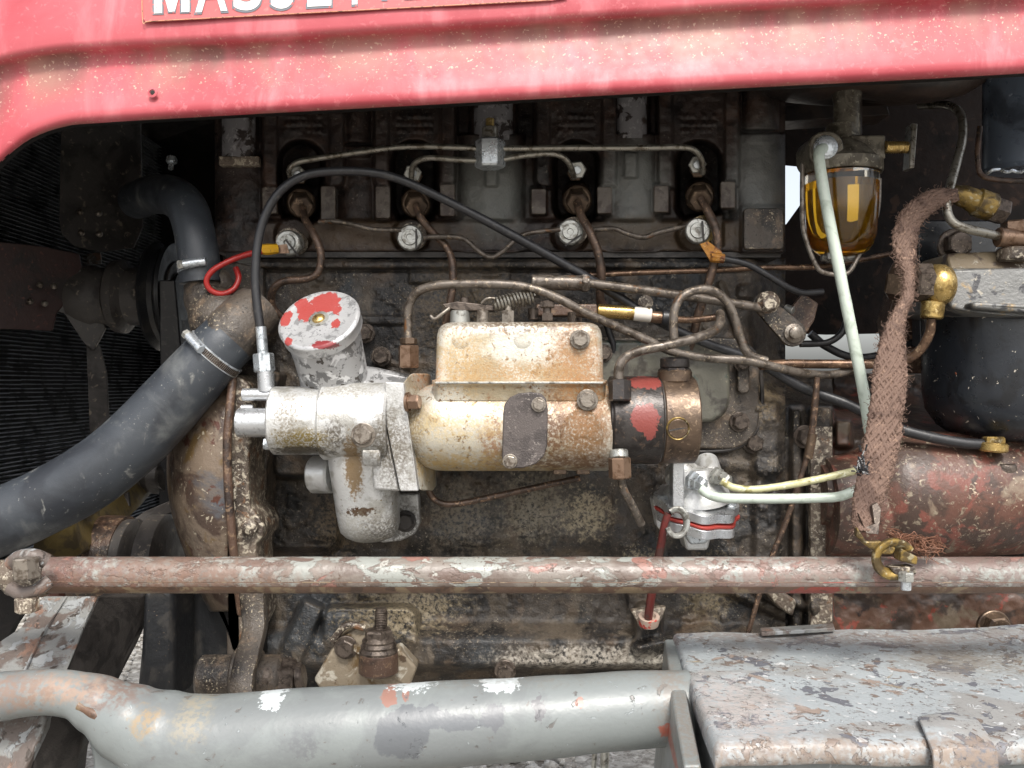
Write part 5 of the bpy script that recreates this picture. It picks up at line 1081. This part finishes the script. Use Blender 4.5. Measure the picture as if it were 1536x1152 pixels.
pipe('fuel_drop_pipe', [(1236, 222, 66), (1229, 228, 78), (1230, 250, 84), (1240, 310, 88), (1258, 400, 92), (1278, 500, 96), (1292, 570, 98), (1302, 630, 98), (1308, 665, 97), (1311, 686, 96)], 8.6, plastic_green, 'pale green plastic pipe slanting down from the glass sediment bowl', 'pipe')

# ================================================================== RIGHT SIDE: fuel filter
ff = thing('fuel_filter', 'large black enamelled fuel filter bowl with chipped grey head at the right edge', 'fuel filter', P(1500, 660, 0))
tf = 10; s3 = S(tf); cxf = 1512
MB().lathe(P(cxf, 462, tf), -UP, [(0, 118 * s3), (.02, 119 * s3), (.085, 119 * s3), (.105, 114 * s3), (.122, 98 * s3), (.133, 74 * s3), (.137, 50 * s3), (.139, 30 * s3), (.139, 0)], 96).build('bowl', filter_black, ff)
MB().lathe(P(cxf, 660, tf), -UP, [(0, 40 * s3), (.004, 38 * s3), (.006, 30 * s3)], 40).build('drain_rim', zinc_dull, ff)
MB().prism([(1428, 402, 74), (1560, 402, 100), (1620, 402, 100), (1620, 478, 100), (1520, 473, 106), (1470, 469, 100), (1423, 462, 74)], 120).build('head', filter_head, ff, bevel=.004, seg=3)
MB().prism([(1460, 452, 104), (1540, 456, 110), (1620, 458, 110), (1620, 472, 110), (1540, 470, 110), (1460, 462, 104)], 20).build('head_lip', filter_head, ff, bevel=.003)
MB().prism([(1420, 380, 40), (1620, 370, 40), (1620, 404, 50), (1426, 404, 50)], 60).build('top_plate', material('yellow_stained_plate', (128, 114, 92), [((78, 66, 56), 40, .5, .6), ((170, 164, 150), 90, .58, .64, 6)], rough=.4, bump=[(200, .6)]), ff, bevel=.003)
MB().cyl(P(1520, 392, 50), P(1520, 372, 50), 22 * s3).build('seat', bright_crust, ff); MB().hexa(P(1524, 352, 50), P(1524, 332, 50), 20 * s3).build('banjo_bolt', copper_nut, ff)
# brass banjo on its left side
MB().lathe(P(1426, 428, 78), -RIGHT, [(0, 20 * s3), (.002, 24 * s3), (.008, 29 * s3), (.016, 29 * s3), (.022, 24 * s3), (.024, 20 * s3)], 40).build('banjo', brass, ff)
MB().cyl(P(1400, 452, 78), P(1397, 478, 78), 16 * s3, 15 * s3).build('banjo_neck', brass, ff)
MB().hexa(P(1398, 425, 78), P(1370, 424, 76), 27 * s3, .3).build('banjo_head', bolt_dark, ff); MB().hexa(P(1362, 424, 60), P(1335, 420, 50), 28 * s3, .1).build('second_head', brown_steel, ff)
pipe('copper_feed_pipe', [(1397, 478, 78), (1394, 500, 76), (1380, 525, 70), (1355, 541, 60), (1310, 546, 46), (1240, 546, 40), (1180, 546, 40), (1140, 548, 44)], 7, copper_pipe, 'dull copper pipe curving down from the brass banjo and running left', 'pipe')
pipe('filter_pipe', [(1380, 158, -60), (1420, 158, -20), (1441, 172, 10), (1444, 205, 30), (1436, 240, 44), (1424, 285, 60), (1420, 310, 64), (1428, 332, 66), (1450, 343, 66), (1480, 350, 60), (1512, 358, 54)], 6.6, steel_pipe, 'bright bent steel pipe coming down to the fuel filter top', 'pipe')
MBx = MB().cyl(P(1496, 356, 56), P(1540, 358, 54), 14 * s3).build('pipe_sleeve', copper_nut, ff)
yf = thing('yellow_fitting', 'grubby yellow brass fitting with bolt head at upper right of the braided strap', 'fitting', P(1470, 310, 40))
MB().tube([(1426, 290, 44), (1450, 296, 46), (1470, 306, 46)], [13 * U, 16 * U, 18 * U], seg=14).build('elbow', olive_brass, yf)
MB().cyl(P(1462, 302, 46), P(1490, 312, 46), 20 * U).build('collar', olive_brass, yf); MB().hexa(P(1484, 312, 46), P(1508, 320, 46), 19 * U, .2).build('bolt_head', bolt_dark, yf)
MB().prism([(1430, 280, 50), (1466, 286, 50), (1468, 304, 50), (1436, 300, 50)], 14).build('clip', yellow_plastic, yf, bevel=.002)
hb = tag(bolt(None, 1431, 368, 20, 20, bolt_dark), 'large oily hex bolt on the dark bracket left of the filter top', 'bolt')
br = thing('filter_bracket', 'dark chipped bracket plate behind the braided strap and filter', 'bracket', P(1440, 480, -40))
MB().prism([(1376, 330, -20), (1560, 330, -20), (1640, 330, -20), (1640, 520, -20), (1380, 520, -20)], 20).build('plate', filter_black, br, bevel=.002)
MB().prism([(1352, 400, -60), (1400, 400, -60), (1400, 560, -60), (1345, 560, -60), (1330, 480, -60)], 30).build('side_plate', brown_cast, br, bevel=.002)
up = thing('steering_box', 'blue grey painted housing with a bright ragged reflection modelled along its lower edge at the upper right corner', 'housing', P(1520, 260, 0))
MB().tube([(1470, 190, 10), (1466, 235, 12), (1472, 262, 14), (1500, 270, 14), (1560, 272, 14)], 4 * U).build('edge_rail', brown_cast, up)
MB().cyl(P(1530, 60, -20), P(1530, 258, -20), 52 * U, seg=40).build('column', blue_grey, up)
pts = [(1478, 258, 20)]
for k in range(22): pts.append((1482 + k * 6, 258 + random.uniform(-4, 2), 24 + random.uniform(0, 4)))
MB().tube(pts, 2.5 * U, seg=6, sub=2).build('reflection_edge', zinc, up)  # pale ragged tube modelled in place of a whitish reflection
# loops of cable seen behind in the gap
pipe('loom_cable', [(1215, 500, -60), (1240, 520, -60), (1280, 536, -60), (1330, 530, -60), (1400, 500, -60)], 6, black_rubber, 'black cable crossing the bright gap above the clutch housing', 'cable')
pipe('loom_cable', [(1200, 516, -40), (1240, 514, -40), (1262, 500, -40), (1270, 480, -40)], 5, black_rubber, 'short looped black cable left of the pale green pipe in the bright gap', 'cable')

# ================================================================== BRAIDED STRAP
bs = thing('earth_strap', 'brown frayed braided earth strap hanging in front of the pale pipe to a brass clamp', 'strap', P(1300, 790, 220))
PATH = [(1436, 292, 60, 10), (1400, 300, 68, 17), (1368, 325, 76, 21), (1357, 362, 86, 22), (1360, 392, 96, 15), (1363, 415, 102, 10), (1361, 445, 110, 10), (1350, 470, 118, 12), (1340, 505, 128, 22), (1336, 550, 142, 28), (1333, 590, 154, 31), (1326, 640, 168, 32), (1318, 690, 184, 32), (1306, 735, 200, 28), (1298, 770, 212, 24), (1297, 796, 222, 17)]
def pathf(f):
    x = f * (len(PATH) - 1); i = min(int(x), len(PATH) - 2); t = x - i
    a = PATH[max(i - 1, 0)]; b = PATH[i]; c = PATH[i + 1]; d = PATH[min(i + 2, len(PATH) - 1)]
    return [0.5 * ((2 * b[k]) + (c[k] - a[k]) * t + (2 * a[k] - 5 * b[k] + 4 * c[k] - d[k]) * t * t + (3 * b[k] - a[k] - 3 * c[k] + d[k]) * t ** 3) for k in range(4)]
def strap_pt(f, u_, lift):
    x, y, t, w_ = pathf(f); w_ *= .80 + .10 * mnoise.noise(Vector((f * 9, 0, 3))); x2, y2, _, _ = pathf(min(f + .004, 1)); x1, y1, _, _ = pathf(max(f - .004, 0))
    dx, dy = x2 - x1, y2 - y1; n = math.hypot(dx, dy) or 1
    return P(x - dy / n * w_ * u_ * -1, y + dx / n * w_ * u_ * -1, t + lift + 3.5 * (1 - u_ * u_))
rows = [[strap_pt(k / 120, u_, -2) for u_ in (-.93, -.6, -.2, .2, .6, .93)] for k in range(121)]
MB().grid(rows).build('core', fibre, bs, solid=.003)
def strands():
    for mat_, sgn in ((fibre, 1), (fibre, -1)):
        m = MB(); N_ = 18
        for j in range(N_):
            pts = []; n = 300
            for k in range(n + 1):
                f = k / n; ph = (f * 9 * sgn + 2 * j / N_) % 2; tri = ph if ph <= 1 else 2 - ph
                u_ = 2 * tri - 1
                over = math.sin((f * 9 * N_ * .5 + j * math.pi) * 1.0) * .7
                jn = mnoise.noise(Vector((f * 22, j * 3.1, sgn * 5))); pts.append(strap_pt(min(max(f + .006 * jn, 0), 1), u_ * .98 + .13 * jn, .6 + over + .9 * jn + random.uniform(-.3, .3)))
            m.tube(pts, 2.3 * U, seg=5, sub=1)
        o = m.build('strand', mat_, bs, sharp=0); o['kind'] = 'stuff'
    m = MB()
    for k in range(900):
        f = random.uniform(.02, 1); u_ = random.choice((-1, 1)) * random.uniform(.7, 1.0); p = strap_pt(f, u_, 1.5)
        q = p + Vector((random.uniform(-1, 1) * .004 + u_ * .002, -random.uniform(0, .003), random.uniform(-1, 1) * .005)); r_ = q + Vector((random.uniform(-1, 1), random.uniform(-.5, .5), random.uniform(-1, 1))) * .003
        m.tube([p, q, r_], .00022, seg=3, sub=4)
    o = m.build('fray', fibre, bs, sharp=0); o['kind'] = 'stuff'
strands()
m = MB()
for k in range(60):
    p = P(1292 + random.gauss(0, 4), 704 + random.gauss(0, 14), 196); m.tube([p, p + Vector((random.uniform(-.004, .004), -.002, random.uniform(-.006, .006)))], .0008, seg=5, sub=2)
o = m.build('tar_patch', black_rubber, bs); o['kind'] = 'stuff'
ck = thing('battery_clamp', 'brass battery clamp with open round jaw and bolt in front of the track rod', 'clamp', P(1345, 860, 232))
MB().prism([(1288, 770, 224), (1300, 800, 228), (1318, 802, 228), (1322, 764, 222), (1316, 754, 220), (1308, 758, 220), (1312, 786, 226), (1296, 792, 226)], 4).build('crimp', bolt_dark, ck, bevel=.001)
MB().prism([(1286, 790, 230), (1300, 812, 232), (1322, 812, 234), (1345, 822, 234), (1340, 832, 234), (1318, 832, 234), (1296, 816, 232), (1284, 804, 230)], 6).build('arm', olive_brass, ck, bevel=.0015)
rj = [(1340 + 26 * math.cos(a), 838 + 24 * math.sin(a), 232) for a in [-.5 - k * .36 for k in range(15)]]
MB().tube(rj, 6.5 * S(232), seg=12, flat=1.5).build('jaw', olive_brass, ck, disp=.0004)
MB().prism([(1352, 822, 236), (1378, 836, 236), (1376, 848, 236), (1350, 842, 236)], 14).build('ear', olive_brass, ck, bevel=.0015); MB().prism([(1336, 852, 236), (1374, 850, 236), (1376, 862, 236), (1344, 866, 236)], 14).build('ear', bright_crust, ck, bevel=.0015)
MB().hexa(P(1359, 858, 238), P(1359, 872, 238), 12 * S(238), .4).build('nut', zinc_dull, ck); MB().cyl(P(1359, 870, 238), P(1359, 885, 238), 7.5 * S(238)).build('bolt_tip', zinc, ck)
m = MB()
for k in range(200):
    cx_ = random.uniform(0, 1); p = P(1328 + 66 * cx_ + random.gauss(0, 3), 802 + 8 * math.sin(cx_ * 3) + 12 * cx_ * cx_ + random.gauss(0, 5), 222 + random.gauss(0, 2))
    m.tube([p, p + Vector((random.uniform(0, .012), random.uniform(-.002, .002), random.uniform(-.006, .004))), p + Vector((random.uniform(.004, .016), 0, random.uniform(-.010, .002)))], .00035, seg=3, sub=4)
o = m.build('frayed_wisp', fibre_orange); tag(o, 'orange tuft of frayed strands behind the brass battery clamp', 'tuft')

# ================================================================== TRACK ROD
tr = thing('track_rod', 'long horizontal steering rod with flaked grey and pink paint across the picture', 'rod', P(768, 862, 200))
tz = 200; rr_ = 26.5 * S(tz)
xa = P(60, 862, tz).x; xb = P(1800, 864, tz).x
rows = []; nseg = 40
for i in range(170):
    x = xa + (xb - xa) * i / 169; row = []
    for k in range(nseg + 1):
        a = 2 * math.pi * k / nseg; row.append(Vector((x, -tz / 1000 - rr_ * math.cos(a), P(768, 862, tz).z + rr_ * math.sin(a))))
    rows.append(row)
MB().grid(rows).build('tube', rod_paint, tr, disp=.0003)
MB().tube([(60, 873, tz + 25.2), (400, 873.5, tz + 25.2), (900, 874, tz + 25.2), (1800, 874, tz + 25.2)], .7 * S(tz + 25), seg=6, sub=4).build('weld_seam', rod_under, tr)
rows = []
for i in range(90):
    x = xa + .002 + (xb - xa) * i / 89; rows.append([Vector((x, -tz / 1000 - (rr_ + .0005) * math.cos(a), P(768, 862, tz).z + (rr_ + .0005) * math.sin(a))) for a in [-.50 - .14 * k for k in range(9)]])
MB().grid(rows).build('rust_strip', rod_under, tr)
tcl = thing('track_rod_clamp', 'forged clamp with two bolts on the left end of the track rod', 'clamp', P(40, 920, 205))
MB().cyl(P(-60, 862, tz), P(30, 862, tz), 22 * S(tz)).build('rod_end', bright_crust, tcl)
m = MB().lathe(P(12, 862, tz), RIGHT, [(0, 26 * S(tz)), (.003, 31 * S(tz)), (.012, 33 * S(tz)), (.030, 33 * S(tz)), (.035, 29 * S(tz))], 48); m.build('band', bright_crust, tcl, disp=.0006)
MB().tube([(18, 846, 232), (30, 836, 236), (52, 834, 236), (70, 842, 232)], 11 * S(230), seg=14).build('upper_ear', grey_worn, tcl, disp=.0005); MB().tube([(16, 882, 234), (34, 890, 238), (56, 884, 238), (74, 872, 232)], 10 * S(230), seg=14).build('lower_ear', grey_worn, tcl, disp=.0005)
MB().hexa(P(40, 868, 246), P(38, 836, 246), 19 * S(240), .6).build('bolt_head', bolt_grey, tcl); MB().hexa(P(40, 896, 240), P(41, 918, 240), 17 * S(240), .2).build('nut', bright_crust, tcl)

# ================================================================== AXLE BEAM, LEFT SUPPORTS
ab = thing('axle_beam', 'large pale grey painted tubular axle beam across the bottom with peeled spots', 'axle beam', P(600, 1150, 220))
def kk(t): return S(t)
pts = [(-90, 1056, 215), (-10, 1046, 215), (60, 1038, 217), (110, 1042, 218), (150, 1058, 219), (195, 1084, 220), (245, 1104, 220), (300, 1113, 220), (400, 1107, 219), (500, 1099, 218), (650, 1088, 216), (800, 1077, 214), (920, 1067, 212), (1036, 1060, 211)]
rs = [40, 36, 33, 34, 42, 56, 66, 69, 68, 66, 63, 59, 56, 53]
MB().tube(pts, [q * S(pts[i][2]) for i, q in enumerate(rs)], seg=56, sub=10).build('tube', beam_grey, ab, disp=.0009, dscale=14)
MB().prism([(128, 1074, 206), (250, 1090, 206), (300, 1150, 206), (300, 1260, 206), (140, 1260, 206), (138, 1140, 206), (126, 1090, 206)], 40).build('gusset', beam_grey, ab, bevel=.004, seg=3)
MB().tube([(118, 1058, 238), (150, 1076, 240), (185, 1104, 240), (215, 1140, 238), (228, 1200, 236)], [5 * U, 7 * U, 8 * U, 8 * U, 7 * U], seg=10).build('weld_ridge', rod_under, ab, disp=.0006)
ls = thing('front_support', 'sloping front support casting with worn grey paint and rust at lower left', 'support', P(60, 1010, 120))
MB().prism([(64, 893, 100), (145, 893, 100), (128, 930, 122), (96, 1016, 190), (-60, 1020, 190), (-60, 1000, 182), (30, 940, 130)], Vector((0, .03, -.02))).build('top_face', grey_worn, ls, bevel=.003, seg=3)
MB().prism([(145, 893, 98), (212, 893, 60), (214, 930, 60), (192, 975, 70), (180, 1000, 90), (164, 1030, 110), (140, 1062, 150), (92, 1060, 186), (96, 1012, 188)], Vector((0, .02, 0))).build('shade_painted_side', black_plate, ls, bevel=.003, seg=3)  # side face coloured black to hold its shade
MB().tube([(100, 895, 102), (64, 950, 140), (34, 1012, 192)], 1.4 * U, seg=6).build('scribe_ridge', grey_worn, ls)
MB().prism([(-60, 1066, 190), (60, 1064, 190), (70, 1072, 190), (62, 1100, 200), (36, 1160, 216), (20, 1260, 230), (-60, 1260, 230)], Vector((0, .03, 0))).build('lower_face', grey_worn, ls, bevel=.004, seg=3)
MB().prism([(66, 1070, 186), (110, 1076, 170), (128, 1100, 170), (118, 1130, 170), (102, 1260, 170), (28, 1260, 214), (44, 1160, 210)], Vector((0, .02, 0))).build('lower_shade_painted_side', black_plate, ls, bevel=.003)  # shade of the lower side put into its black colour
o = MB().prism([(-120, 870, 60), (66, 870, 60), (20, 940, 60), (-10, 1000, 60), (-120, 1000, 60)], 10).build('dark_side_member', near_black); tag(o, 'near-black frame member at the far left under the track rod clamp', 'frame member')  # plain near-black slab

# ================================================================== TOOLBOX
tbx = thing('toolbox', 'grey steel toolbox lid with chipped flaking paint in the lower right corner', 'toolbox', P(1300, 1152, 240))
Zt = -0.2345
def W(x, y, z): return Vector((x, y, H + z))
def lid_pt(px, py):   # point on the lid plane seen at that pixel
    dd = -Zt * D / ((py - 576) * U); return Vector(((px - 768) * U * dd / D, dd - D, H + Zt))
corner = [lid_pt(1016, 952), lid_pt(1046, 1030), lid_pt(1083, 1128)]
BR = lid_pt(1700, 934); FR = lid_pt(1740, 1104); BL = lid_pt(1016, 952); FL = lid_pt(1080, 1112)
rows = []
nn = 30; mm = 24
for i in range(nn + 1):
    f = i / nn; row = []
    for j in range(mm + 1):
        g_ = j / mm; p = (BL * (1 - f) + BR * f) * (1 - g_) + (FL * (1 - f) + FR * f) * g_
        dz = .0035 * mnoise.noise(p * 9) + .002 * mnoise.noise(p * 22) - .003 * math.sin(f * math.pi) * math.sin(g_ * math.pi)
        row.append(p + Vector((0, 0, dz)))
    # rolled front and drop
    q = row[-1]; row += [q + Vector((0, -.004, -.0012)), q + Vector((0, -.0065, -.004)), q + Vector((0, -.0072, -.009)), q + Vector((0, -.0068, -.014)), q + Vector((0, -.003, -.016))]
    rows.append(row)
q0 = rows[0]; left = [p + Vector((-.003, 0, -.0015)) for p in q0]; left2 = [p + Vector((-.0045, 0, -.006)) for p in q0]; left3 = [p + Vector((-.0045, 0, -.016)) for p in q0]
MB().grid([left3, left2, left] + rows).build('lid', box_paint, tbx, sharp=0)
lb = FL + Vector((-.002, .006, -.012)); bb = BL + Vector((0, .0, -.012)); fr = FR + Vector((0, .006, -.012)); brr = BR + Vector((0, 0, -.012)); dn = Vector((0, 0, -.2))
MB().add([bb, lb, fr, brr, bb + dn, lb + dn, fr + dn, brr + dn], [[0, 4, 5, 1], [1, 5, 6, 2], [2, 6, 7, 3], [0, 3, 7, 4]]).build('body', beam_grey, tbx, bevel=.002)
m = MB().prism([BL + Vector((-.012, 0, -.004)), lid_pt(1050, 1042) + Vector((-.02, 0, -.01)), FL + Vector((-.022, .01, -.02)), FL + Vector((-.024, .01, -.22)), BL + Vector((-.03, 0, -.22))], Vector((.012, 0, 0))).build('side_gusset', beam_grey, tbx, bevel=.002)
MB().prism([lid_pt(1140, 951) + Vector((0, 0, .002)), lid_pt(1250, 944) + Vector((0, 0, .002)), lid_pt(1252, 951) + Vector((0, 0, .002)), lid_pt(1142, 958) + Vector((0, 0, .002))], Vector((0, 0, .004))).build('hinge_strip', grey_worn, tbx, bevel=.001)
hx = [(1377, 1092), (1392, 1084), (1440, 1078), (1462, 1082), (1472, 1092), (1482, 1110), (1488, 1126)]
lp_ = [lid_pt(*q) + Vector((0, 0, .004)) for q in hx]
fl1 = lid_pt(1488, 1130) + Vector((0, -.010, -.004)); fl2 = lid_pt(1390, 1134) + Vector((0, -.010, -.004)); 
rows = []
for (f, off) in ((0, Vector((0, .001, .003))), (.35, Vector((0, 0, .005))), (.75, Vector((0, -.002, .004))), (1.0, Vector((0, -.010, -.001))), (1.0, Vector((0, -.013, -.010))), (1.0, Vector((0, -.012, -.022))), (1.0, Vector((0, -.010, -.030)))):
    l0 = lid_pt(1376 + 12 * f, 1082 + 32 * f); r0_ = lid_pt(1458 + 26 * f, 1076 + 36 * f)
    rows.append([l0 * (1 - g_) + r0_ * g_ + off + Vector((0, 0, .0018 * math.sin(g_ * math.pi))) for g_ in [k / 10 for k in range(11)]])
MB().grid(rows).build('hasp', box_paint, tbx, solid=.003, bevel=.001, sub=1)
